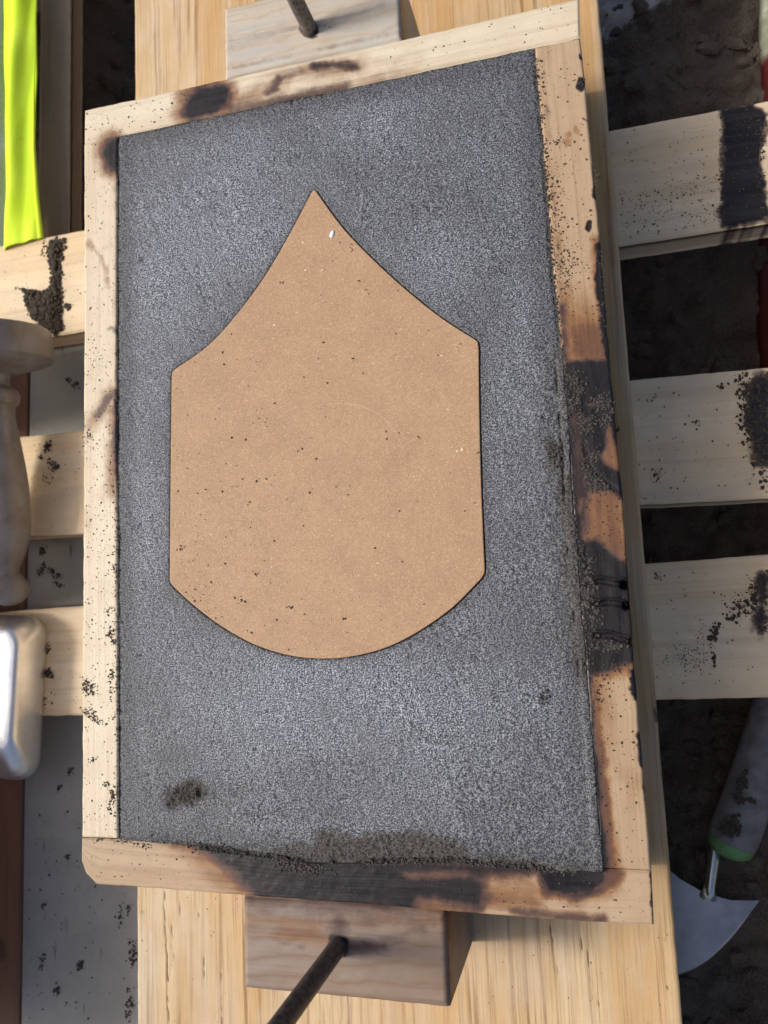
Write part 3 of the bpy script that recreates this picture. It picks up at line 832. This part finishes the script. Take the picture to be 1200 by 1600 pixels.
# ------------------------------------------------------------------ unseen bricks added beyond the left edge to shade the lower boards
M_SHADE_BRICK = plain('shade_brick_clay', (.30, .12, .075), .85, 0, .25, 60, .001)
bV, bF, _, _ = bar([(-.1075, -.051), (.1075, -.051)], [(-.1075, .051), (.1075, .051)], .0325, -.0325, 30, 14, .003, wob=.001, seed=77)
bme = mesh('shade_brick', bV, bF, True)
bme.materials.append(M_SHADE_BRICK)
spots = [(-.595, -.2760 - .1045 * j, -.1365 + .0655 * i, 0, 0) for i in range(4) for j in range(3)]
spots += [(-.52, .131, -.170 + .1075, 0, 90), (-.505, -.0640, -.170 + .1075, 0, 90)]
words = [f'in {a} course of the low stack, {b} of three' for a in ('bottom', 'second', 'third', 'top') for b in ('farthest', 'middle', 'nearest')] + ['standing on end behind the rammer head', 'standing on end behind the rammer tip']
for (x, y, z, rx, ry), w_ in zip(spots, words):
    o = bpy.data.objects.new('shade_brick', bme); COL.objects.link(o)
    o.location = (x + random.uniform(-.003, .003), y, z)
    o.rotation_euler = (0, math.radians(ry), math.radians(rx) + random.uniform(-.02, .02))
    o['label'] = f'unseen red clay block added for shade, {w_}'; o['category'] = 'shade_brick'; o['group'] = 'unseen bricks added to shade the left boards'

# ------------------------------------------------------------------ loose sand on the woods (uncountable)
LEFT_POLY = [(133, 228), (181, 215), (181, 1305), (130, 1305)]
RIGHT_POLY = [(840, 80), (900, 66), (945, 560), (885, 560)]
on_rails = [
    ('p', LEFT_POLY, 760, .0002, .00062), ('p', [(133, 178), (300, 140), (280, 186), (184, 208), (135, 220)], 110, .00022, .0009),
    ('p', [(132, 640), (181, 600), (181, 1000), (130, 980)], 150, .00022, .00075),
    ('l', [(180, 760), (181, 1000), (182, 1300)], 3, 190, .0003, .00075),
    ('c', (140, 1078, 5, 5, 0), 90, .0003, .0009), ('c', (134, 1068, 4, 6, 0), 40, .0003, .0009), ('c', (138, 1112, 6, 4, 20), 50, .0003, .0008), ('c', (150, 1124, 8, 3, 35), 60, .0003, .0009),
    ('c', (173, 988, 3, 4, 0), 36, .0004, .0009), ('c', (174, 1054, 3, 5, 0), 40, .0004, .00075), ('c', (173, 1080, 1.2, 10, 0), 22, .0003, .0008), ('c', (170, 955, 5, 3, 0), 26, .0003, .0009), ('c', (178, 1005, 2.5, 3, 0), 20, .0004, .0009),
    ('c', (176, 1244, 3, 5, 0), 44, .0004, .0009), ('c', (166, 1227, 2.5, 3, 0), 20, .0004, .0009), ('c', (171, 1264, 2, 4, 0), 16, .0003, .0009), ('c', (145, 1187, 3, 2, 0), 16, .0003, .0008), ('c', (136, 683, 5, 9, 0), 70, .0002, .0007), ('c', (150, 560, 12, 14, 0), 60, .0002, .0007), ('c', (178, 890, 3, 4, 0), 24, .0003, .00075),
    ('l', [(142, 1312), (165, 1311), (200, 1317), (235, 1322)], 2.5, 70, .0003, .0008), ('p', [(133, 1320), (300, 1332), (300, 1390), (140, 1370)], 60, .0002, .0007),
    ('p', RIGHT_POLY, 240, .00022, .0008), ('l', [(862, 250), (872, 380), (885, 450)], 9, 300, .00022, .00075), ('l', [(842, 90), (852, 230), (864, 400)], 3, 110, .0003, .0009), ('c', (868, 222, 7, 6, 0), 50, .0002, .0007), ('c', (884, 420, 10, 25, 0), 130, .0002, .0007),
    ('l', [(938, 390), (946, 520)], 3, 60, .0003, .00075), ('l', [(932, 265), (934, 300)], 3, 30, .0003, .00075), ('c', (908, 130, 2.5, 5, 20), 24, .0003, .0009),
    ('p', [(920, 1050), (985, 1055), (1010, 1355), (950, 1350)], 150, .0002, .0009), ('c', (932, 1080, 10, 18, 0), 110, .0002, .0008), ('c', (962, 1041, 8, 5, 0), 50, .0003, .0009), ('p', [(900, 760), (965, 765), (978, 870), (915, 840)], 90, .0002, .0008),
    ('p', [(640, 1360), (1010, 1370), (1015, 1440), (700, 1420)], 110, .0002, .0007), ('p', [(380, 20), (620, -30), (640, 40), (360, 105)], 40, .0002, .0006), ('p', [(570, 80), (900, 0), (900, 50), (600, 118)], 60, .0002, .0008),
]
P, R = scatter(on_rails, 0.0)
V, F = crumbs(P, R, .55)
link('sand_crumbs', mesh('sand_crumbs', V, F, False), M_CRUMB, kind='stuff', label='fine dark sand specks scattered over the frame rails')
grey = [('l', [(880, 570), (888, 640), (884, 720), (895, 800), (906, 900), (914, 1000), (918, 1050)], 4, 420, .0003, .0012), ('l', [(890, 580), (905, 610), (892, 640)], 6, 240, .0004, .0012), ('c', (940, 628, 8, 7, 0), 200, .0004, .0012), ('c', (946, 655, 4, 6, 0), 60, .0004, .0012), ('c', (914, 660, 9, 8, 0), 140, .0004, .0013), ('c', (928, 712, 6, 4, -30), 50, .0004, .0012),
        ('l', [(915, 730), (928, 750), (940, 765)], 6, 240, .0004, .0012), ('c', (918, 700, 14, 40, 0), 140, .0003, .0008), ('l', [(912, 860), (928, 940), (932, 1020)], 7, 260, .0004, .0015), ('c', (958, 1010, 8, 4, 0), 90, .0004, .0012), ('c', (920, 925, 5, 10, 0), 90, .0006, .0020), ('p', [(900, 570), (950, 565), (985, 1020), (925, 1040)], 260, .00022, .0006),
        ('l', [(300, 1322), (400, 1338), (500, 1358), (520, 1356)], 4, 420, .0003, .0011), ('l', [(430, 1345), (490, 1362)], 5, 260, .0005, .0014), ('l', [(560, 1348), (720, 1346), (900, 1364)], 3, 420, .0004, .0011), ('p', [(340, 1345), (640, 1355), (740, 1400), (420, 1395)], 240, .0002, .0005), ('c', (545, 1392, 18, 5, -12), 120, .0002, .0006),
        ('c', (292, 1243, 12, 5, -8), 60, .0004, .0011), ('c', (300, 1238, 6, 4, 0), 16, .0006, .0014), ('c', (850, 1090, 5, 8, 0), 30, .0004, .001), ('c', (866, 706, 8, 9, 0), 90, .0004, .0012), ('l', [(838, 90), (866, 440), (886, 600)], 2, 420, .0003, .0009), ('l', [(183, 230), (184, 1300)], 1.6, 360, .0003, .0008)]
P, R = scatter(grey, 0.0)
P[:, 2] -= .0004
V, F = crumbs(P, R, .7)
link('sand_crumbs', mesh('sand_crumbs', V, F, False), M_CRUMBG, kind='stuff', label='greyish crumbled sand along the edges of the packed sand')
# on the pattern
q = [(rx, ry) for rx, ry in zip(RNG.uniform(266, 757, 1500), RNG.uniform(298, 1028, 1500))]
q = np.array(q); q = q[sd_poly(q[:, 0], q[:, 1], OUT) < -3]
keep = RNG.random(len(q)) < (.22 + .6 * sstep(520, 950, q[:, 1]) * sstep(640, 280, q[:, 0]))
q = q[keep]
P = np.array([at(x, y, .0003) for x, y in q]); R = .00022 + .0006 * RNG.random(len(q)) ** 4
P2, R2 = scatter([('c', (548, 388, 5, 5, 0), 9, .0003, .0007), ('c', (442, 442, 3, 3, 0), 6, .0003, .0008), ('c', (283, 857, 4, 3, 0), 10, .0003, .0008), ('c', (378, 938, 4, 2, -25), 9, .0003, .0008), ('c', (454, 948, 3, 2, 0), 6, .0004, .0009), ('c', (398, 898, 3, 2, -30), 7, .0003, .0008), ('c', (537, 967, 2, 2, 0), 4, .0004, .0010), ('l', [(275, 840), (290, 910), (345, 960)], 10, 70, .0002, .0005), ('c', (655, 685, 2, 2, 0), 3, .0004, .0008), ('p', [(270, 590), (420, 640), (400, 900), (268, 900)], 150, .0002, .0005)], .0003)
V, F = crumbs(np.concatenate([P, P2]), np.concatenate([R, R2]), .5)
link('sand_crumbs', mesh('sand_crumbs', V, F, False), M_CRUMB, kind='stuff', label='tiny dark sand specks dotting the fibreboard shield')
V, F = crumbs(np.array([at(x, y, .00015) for x, y, _ in FLK]), np.array([r * .00032 for *_, r in FLK]), .25)
link('wood_chip', mesh('wood_chip', V, F, False), plain('pale_chip', (.78, .64, .44), .7), pat, kind='stuff')

# on the slats
def heap_h(X, Y):
    PX, PY = topx(np.stack([X, Y, np.full(np.shape(X), Z_SLAT)], -1))
    d = sd_poly(PX, PY, [(80, 376), (100, 376), (97, 400), (94, 440), (97, 470), (98, 515), (88, 523), (72, 520), (58, 505), (45, 490), (38, 460), (36, 452), (60, 456), (76, 452), (82, 430), (74, 400)])
    return .006 * sstep(2, -16, d + (fbm(PX / 9, PY / 9, 4) - .5) * 10)
on_slats = [
    ('p', [(80, 376), (100, 376), (97, 400), (94, 440), (97, 470), (98, 515), (88, 523), (72, 520), (58, 505), (45, 490), (38, 460), (36, 452), (60, 456), (76, 452), (82, 430), (74, 400)], 1500, .0006, .0026),
    ('l', [(92, 375), (86, 400), (88, 440), (85, 480), (85, 518)], 6, 420, .0005, .0018), ('c', (106, 479, 3, 3, 0), 40, .0006, .0018), ('c', (52, 511, 2, 2, 0), 18, .0006, .0020), ('c', (66, 514, 2, 2, 0), 14, .0006, .0018), ('c', (70, 390, 4, 8, 0), 40, .0004, .0011), ('c', (27, 451, 3, 1.2, 0), 12, .0004, .0012), ('p', [(2, 400), (128, 372), (128, 510), (2, 520)], 80, .0003, .0009),
    ('c', (75, 698, 3, 4, 0), 60, .0005, .0016), ('c', (63, 714, 2, 2, 0), 24, .0005, .0013), ('c', (87, 730, 3, 3, 0), 40, .0005, .0014), ('c', (78, 723, 3, 4, 0), 22, .0004, .0012), ('c', (75, 745, 10, 5, 0), 40, .0003, .0009), ('p', [(30, 690), (125, 685), (125, 830), (30, 830)], 70, .0002, .0007),
    ('c', (76, 1052, 4, 4, 0), 80, .0005, .0016), ('c', (74, 1012, 3, 5, 0), 40, .0004, .0012), ('c', (70, 1096, 6, 8, 0), 40, .0003, .0010), ('p', [(68, 960), (125, 955), (120, 1118), (66, 1118)], 60, .0002, .0006),
    # right slats
    ('p', [(1130, 172), (1172, 162), (1196, 180), (1190, 260), (1196, 345), (1150, 350), (1128, 352), (1132, 260)], 260, .0003, .0009), ('l', [(1130, 175), (1127, 260), (1128, 355)], 3, 160, .0003, .0009), ('l', [(1194, 180), (1188, 260), (1196, 345)], 4, 120, .0003, .0010), ('p', [(965, 300), (1120, 270), (1125, 350), (972, 375)], 420, .00022, .0008), ('p', [(955, 210), (1120, 180), (1120, 280), (965, 300)], 120, .0002, .0007),
    ('p', [(1160, 585), (1205, 580), (1210, 720), (1175, 700), (1160, 640)], 420, .0004, .0014), ('l', [(1160, 590), (1165, 660), (1190, 720), (1198, 760)], 8, 260, .0004, .0018), ('c', (1125, 604, 2, 2, 0), 12, .0005, .0012), ('p', [(990, 605), (1150, 590), (1190, 780), (1000, 785)], 150, .0002, .0009), ('c', (1028, 740, 6, 5, 20), 26, .0003, .0011), ('c', (1018, 625, 5, 2, -30), 14, .0003, .0010), ('c', (1088, 660, 4, 2, 0), 12, .0003, .0010),
    ('p', [(1170, 900), (1205, 890), (1210, 1000), (1190, 990), (1172, 960)], 260, .0004, .0014), ('l', [(1145, 965), (1160, 945), (1190, 930)], 8, 150, .0004, .0016), ('c', (1116, 992, 4, 8, 20), 70, .0004, .0014), ('l', [(1114, 1018), (1117, 1042)], 1.5, 34, .0004, .0010), ('c', (1065, 1030, 20, 12, 0), 170, .0002, .0006), ('c', (1095, 1010, 6, 25, 0), 60, .0002, .0006), ('p', [(1020, 890), (1190, 880), (1190, 1075), (1030, 1080)], 120, .0002, .0008), ('c', (1028, 900, 5, 3, 30), 12, .0003, .0010),
]
P, R = scatter(on_slats, Z_SLAT, heap_h)
V, F = crumbs(P, R, .6)
link('sand_crumbs', mesh('sand_crumbs', V, F, False), M_CRUMB, kind='stuff', label='clumps of dark sand spilled on the pine slats')
hx = atl([(20, 365), (125, 365), (125, 535), (20, 535)], Z_SLAT)
X, Y, F = grid_xy(hx[:, 0].min(), hx[:, 0].max(), 90, hx[:, 1].min(), hx[:, 1].max(), 130)
H = heap_h(X, Y)
Zh = Z_SLAT - .0012 + H * 1.0 + (fbm(X / .003, Y / .003, 3, 3) - .5) * .003 * (H > .0008)
sel = (H > .0006).ravel()[F].any(1)
link('sand_heap', mesh('sand_heap', np.stack([X, Y, Zh], -1).reshape(-1, 3), F[sel], True), M_CRUMB, kind='stuff', label='small heap of black sand on the upper pine slat by the frame')
# on the wide board and the grey panel
P, R = scatter([('p', [(905, 70), (935, 70), (1015, 1300), (1000, 1300)], 60, .0002, .0007), ('c', (966, 672, 2, 2, 0), 8, .0004, .0012), ('p', [(216, 1390), (375, 1400), (375, 1600), (216, 1600)], 40, .0002, .0006), ('p', [(740, 1440), (1050, 1450), (1060, 1600), (740, 1600)], 50, .0002, .0006)], Z_BOARD)
P2, R2 = scatter([('c', (66, 862, 2.5, 5, 0), 40, .0005, .0016), ('c', (66, 890, 2.5, 4, 20), 40, .0005, .0016), ('c', (81, 893, 3, 3, 40), 34, .0004, .0014), ('c', (91, 900, 3, 3, 40), 30, .0004, .0013), ('c', (92, 914, 4, 2, 25), 30, .0004, .0013), ('c', (118, 602, 3, 3, 40), 30, .0004, .0014), ('c', (107, 594, 3, 2, 30), 18, .0004, .0012), ('c', (92, 1232, 1.5, 4, 20), 20, .0004, .0012), ('c', (110, 1205, 2, 4, 10), 24, .0004, .0012), ('c', (104, 1339, 2, 2, 0), 14, .0005, .0014), ('c', (125, 1508, 2.5, 3, 0), 34, .0006, .0018), ('c', (68, 1414, 2, 3, 30), 20, .0004, .0012), ('c', (89, 1548, 3, 3, 30), 30, .0005, .0014), ('c', (188, 1437, 1.5, 8, 5), 24, .0004, .0012), ('c', (65, 1505, 2, 8, 20), 26, .0004, .0011), ('c', (198, 1420, 6, 6, 0), 30, .0004, .0012), ('c', (207, 1490, 4, 14, 0), 50, .0005, .0016), ('c', (203, 1570, 4, 14, 0), 40, .0005, .0015), ('p', [(42, 1230), (125, 1230), (212, 1400), (212, 1600), (42, 1600)], 150, .0003, .0011)], Z_UNDER)
V, F = crumbs(np.concatenate([P, P2]), np.concatenate([R, R2]), .5)
link('sand_crumbs', mesh('sand_crumbs', V, F, False), M_CRUMB, kind='stuff', label='stray dark grains on the wide board and the grey panel')

# ------------------------------------------------------------------ turned wooden rammer at the left edge
def mat_rammer():
    s = NT('dusty_turned_wood')
    tc = s.n('ShaderNodeTexCoord').outputs['Object']
    v = s.noise(s.mul(tc, (60, 7, 60)), 1.0, 4, .6); d = s.noise(tc, 40, 5, .6); f = s.noise(tc, 500, 3, .6)
    c = s.mix(s.rng(v, .3, .7), (.20, .172, .145), (.135, .115, .097))
    c = s.mix(s.math('MULTIPLY', s.rng(d, .35, .65), .7), c, (.23, .23, .245))
    c = s.mix(s.math('MULTIPLY', s.rng(f, .62, .75), .6), c, (.08, .065, .05))
    return s.done(c, .36, s.bump(f, .0004, .5), spec=.5)
M_RAM = mat_rammer()
ram = thing('hand_rammer', 'turned wooden hand rammer with round head lying at the left edge', 'rammer', (-.36, .05, Z_SLAT))
def rp(rows, steps=8):
    return [(float(a), max(float(b), .0005)) for a, b in spline(rows, steps)] + [(rows[-1][0], max(rows[-1][1], .0005))]
ax0 = np.array([-.369, .170, Z_SLAT + .0555]); ax1 = np.array([-.370, -.155, Z_SLAT + .016])
axd = ax1 - ax0
V, F = lathe([(0, .001)] + rp([(0, .050), (.002, .0545), (.006, .0555), (.020, .0558), (.029, .0552), (.0315, .053), (.0345, .046), (.038, .034), (.042, .024), (.044, .018)], 5), ax0, axd, (0, 0, 1), 64)
link('head', mesh('head', V, F, True), M_RAM, ram)
V, F = lathe(rp([(0.0435, .0155), (0.0487, .014), (0.0553, .015), (0.0601, .0205), (0.0666, .0225), (0.0731, .0205), (0.0763, .0175), (0.0893, .017), (0.1135, .0205), (0.1459, .0240), (0.1743, .0250), (0.2026, .0230), (0.2229, .017), (0.2350, .0115), (0.2399, .011), (0.2447, .015), (0.2512, .0185), (0.2593, .0185), (0.2666, .014), (0.2707, .005)]), ax0, axd, (0, 0, 1), 56)
link('handle', mesh('handle', V, F, True), M_RAM, ram)

# ------------------------------------------------------------------ cast metal block at the left edge
def rrect(hx, hy, r, n=10):
    out = []
    for cx, cy, a0 in ((hx - r, hy - r, 0), (-hx + r, hy - r, 90), (-hx + r, -hy + r, 180), (hx - r, -hy + r, 270)):
        for k in range(n + 1):
            a = math.radians(a0 + 90 * k / n)
            out.append((cx + r * math.cos(a), cy + r * math.sin(a)))
    return np.array(out)
c0 = np.array([-.3985, -.1870])
secs = [(0, .0505, .0740, .018, 0), (.003, .0530, .0780, .020, 0), (.009, .0540, .0795, .022, .000), (.018, .0535, .0770, .022, .002), (.028, .0525, .0690, .021, .005), (.034, .0515, .0630, .020, .008), (.0385, .0495, .0590, .018, .0095), (.0405, .0465, .0555, .016, .0105), (.041, .030, .040, .010, .0105), (.0408, .008, .016, .004, .0105)]
ring = [np.column_stack([rrect(a, b, r) + c0 + (0, dy), np.full(44, Z_SLAT + z)]) for z, a, b, r, dy in secs]
V = np.concatenate(ring)
V[:, 0] += (fbm(V[:, 1] / .02, V[:, 2] / .02, 4) - .5) * .0030; V[:, 2] += (fbm(V[:, 1] / .015, V[:, 0] / .015, 9) - .5) * .0020 * (V[:, 2] > Z_SLAT + .002)
ro_ = math.radians(-3); d = V[:, :2] - c0
V[:, 0] = c0[0] + d[:, 0] * math.cos(ro_) - d[:, 1] * math.sin(ro_); V[:, 1] = c0[1] + d[:, 0] * math.sin(ro_) + d[:, 1] * math.cos(ro_)
m = 44
F = []
for r in range(len(secs) - 1):
    for k in range(m):
        F.append((r * m + k, r * m + (k + 1) % m, (r + 1) * m + (k + 1) % m, (r + 1) * m + k))
F.append(tuple(range(m))[::-1]); F.append(tuple((len(secs) - 1) * m + k for k in range(m)))
def mat_alu():
    s = NT('cast_aluminium')
    tc = s.n('ShaderNodeTexCoord').outputs['Object']
    v = s.noise(tc, 45, 5, .6); f = s.noise(tc, 600, 3, .6)
    c = s.mix(s.rng(v, .3, .7), (.84, .85, .87), (.74, .74, .74))
    c = s.mix(s.math('MULTIPLY', s.rng(f, .66, .74), .7), c, (.16, .14, .12))
    return s.done(c, s.rng(v, .3, .7, .28, .42), s.bump(s.math('ADD', v, s.math('MULTIPLY', f, .15)), .0012, .5), .9)
o = link('metal_ingot', mesh('metal_ingot', V, F, True), mat_alu(), label='silvery cast metal block with rounded corners at the left edge', category='metal block')

# ------------------------------------------------------------------ fluorescent cloth at the upper left
ny, nx = 150, 40
zc = Z_UNDER + .024
ed = atl([(49, -90), (52, 40), (50, 150), (50, 230), (54, 300), (61, 371)], zc + .012)
ed = resample(ed, ny)
lf = resample(atl([(-5, -90), (-3, 100), (-2, 250), (-1, 390)], zc + .012), ny)
def cloth(A, B, seed, puff):
    t = np.linspace(0, 1, nx)
    P = A[:, None] * (1 - t)[None, :, None] + B[:, None] * t[None, :, None]
    s = np.linspace(0, 1, ny)[:, None]
    P[..., 2] = zc + puff * np.sin(np.pi * np.clip(t * .86 + .07, 0, 1))[None] ** .6 + .0028 * np.sin(t[None] * 9 + s * 3.5 + seed) + (fbm(t[None] * 3 + s * 2, s * 4 + t[None] * 0, seed, 2) - .5) * .006
    P[..., 0] += (fbm(s * 6, t[None] * 0 + 1, seed + 3, 2) - .5) * .003
    idx = np.arange(ny * nx).reshape(ny, nx)
    F = np.stack([idx[:-1, :-1], idx[1:, :-1], idx[1:, 1:], idx[:-1, 1:]], -1).reshape(-1, 4)
    return P.reshape(-1, 3), F
def thick(o, t):
    md = o.modifiers.new('thickness', 'SOLIDIFY'); md.thickness = t; md.offset = -1
    return o
vest = thing('safety_vest', 'folded fluorescent yellow safety cloth with grey band at the upper left', 'safety vest', tuple(lf[ny // 2]))
V, F = cloth(lf, ed, 2, .014)
thick(link('yellow_fold', mesh('yellow_fold', V, F, True), M_HIVIS, vest), .0012)
lf2 = lf.copy(); lf2[:, 0] -= .05
r2 = lf.copy(); r2[:, 0] += .0025
V, F = cloth(lf2, r2, 5, .011)
V[:, 2] -= .001
thick(link('grey_band', mesh('grey_band', V, F, True), M_GREYC, vest), .0012)
# a tucked edge fold
e2 = ed[58:].copy(); n2 = len(e2)
r_ = np.linspace(.0005, .0030, n2)
Vs = []
for k in range(9):
    a = math.pi * k / 8
    Vs.append(e2 + np.stack([r_ * 1.2 * math.cos(a) - .001, np.zeros(n2), .006 + r_ * math.sin(a) - .010], 1))
V = np.concatenate(Vs)
F = [(k * n2 + i, k * n2 + i + 1, (k + 1) * n2 + i + 1, (k + 1) * n2 + i) for k in range(8) for i in range(n2 - 1)]
link('hem', mesh('hem', V, F, True), M_HIVIS, vest)

# ------------------------------------------------------------------ scraper on the dark sand at the lower right
tz = Z_GROUND + .020
sc_ = thing('hand_scraper', 'flared steel scraper with grey handle and green collar lying on dark sand', 'scraper', tuple(at(1110, 1400, tz)))
bl = atl([(990, 1300), (1030, 1345), (1062, 1372), (1100, 1393), (1140, 1404), (1185, 1405), (1180, 1412)] + [tuple(q) for q in spline([(1174, 1420), (1140, 1464), (1100, 1501), (1062, 1520), (1020, 1528)], 6)], tz)
n = len(bl)
V = np.concatenate([bl, bl - (0, 0, .0014)])
V[:, 2] += .004 * np.sin((V[:, 0] - V[:, 0].min()) / .1 * 2)
F = [tuple(range(n))] + [tuple(range(n, 2 * n))[::-1]] + [(k, k + n, (k + 1) % n + n, (k + 1) % n) for k in range(n)]
if np.cross(bl[1] - bl[0], bl[2] - bl[1])[2] < 0:
    F = [f[::-1] for f in F]
link('blade', mesh('blade', V, F, False), plain('scraper_steel', (.38, .38, .40), .38, .8, .2, 40, .0004), sc_)
p0 = at(1106, 1402, tz + .003); p1 = at(1118, 1316, tz + .010)
dirv = p1 - p0
V, F = lathe([(0, .0075), (.01, .0055), (np.linalg.norm(dirv) + .006, .0052)], p0, dirv, (0, 0, 1), 20)
link('shank', mesh('shank', V, F, True), plain('bright_steel', (.6, .6, .58), .25, .95, .1), sc_)
h0 = at(1137, 1332, tz + .012); h1 = at(1236, 1062, tz + .016)
hd = h1 - h0; hl = np.linalg.norm(hd)
def handle(rows, flat, mat, nm):
    V, F = lathe(rows, (0, 0, 0), (0, 0, 1), (0, 1, 0), 36)
    ax = hd / hl; s = np.cross(ax, (0, 0, 1)); s /= np.linalg.norm(s); u = np.cross(s, ax)
    W = np.outer(V[:, 0], s) + np.outer(V[:, 1] * flat, u) + np.outer(V[:, 2], ax) + h0
    return link(nm, mesh(nm, W, F, True), mat, sc_)
handle(rp([(.009, .0205), (.016, .0215), (.03, .0215), (.06, .0212), (.10, .022), (.15, .024), (hl, .022)]), .72, plain('grey_rubber', (.16, .155, .16), .6, 0, .3, 90, .0004), 'handle')
handle(rp([(-.004, .006), (-.002, .0125), (.001, .0166), (.0045, .0192), (.0095, .0206), (.0102, .0205)]), .74, plain('green_plastic', (.11, .25, .085), .45, 0, .15, 90), 'collar')
P, R = scatter([('c', (1160, 1225, 4, 6, 10), 60, .0006, .0022), ('c', (1155, 1248, 5, 4, 30), 44, .0006, .002), ('c', (1172, 1250, 5, 2, 20), 30, .0005, .0016), ('c', (1140, 1296, 8, 5, 10), 130, .0006, .0024), ('c', (1146, 1278, 5, 4, 0), 46, .0006, .002)], tz + .029)
V, F = crumbs(P, R, .5)
link('mud_flecks', mesh('mud_flecks', V, F, False), M_CRUMB, sc_, kind='stuff')

# ------------------------------------------------------------------ bag at the right edge
bz = Z_GROUND + .05
ny2, nx2 = 80, 40
A = resample(atl([(1200, -60), (1201, 10), (1203, 45), (1204, 80), (1205, 160), (1199, 300), (1194, 480), (1199, 560)], bz), ny2)
t = np.linspace(0, 1, nx2)
B = A.copy(); B[:, 0] += .14
P = A[:, None] * (1 - t)[None, :, None] + B[:, None] * t[None, :, None]
s = np.linspace(0, 1, ny2)[:, None]
P[..., 2] = Z_GROUND + .01 + .045 * np.sin(np.pi * np.clip(.5 * t[None] ** .6, 0, 1)) + (fbm(t[None] * 6, s * 10, 3, 3) - .5) * .02
idx = np.arange(ny2 * nx2).reshape(ny2, nx2)
F = np.stack([idx[:-1, :-1], idx[1:, :-1], idx[1:, 1:], idx[:-1, 1:]], -1).reshape(-1, 4)
def mat_bag():
    s_ = NT('printed_bag')
    g = s_.attr('gv')
    tc = s_.n('ShaderNodeTexCoord').outputs['Object']
    v = s_.noise(tc, 60, 4, .6)
    f = s_.math('ADD', g, s_.math('MULTIPLY', s_.math('SUBTRACT', v, .5), .06))
    c = s_.mix(s_.rng(f, .17, .20), s_.mix(s_.rng(v, .3, .6), (.50, .52, .40), (.28, .30, .20)), (.10, .012, .012))
    return s_.done(c, .5, s_.bump(v, .002, .6), spec=.4)
o = link('plastic_bag', mesh('plastic_bag', P.reshape(-1, 3), F, True, gv=np.repeat(s, nx2, 1).ravel()), mat_bag(), label='pale and red crumpled bag just showing at the right edge', category='bag')
thick(o, .001)
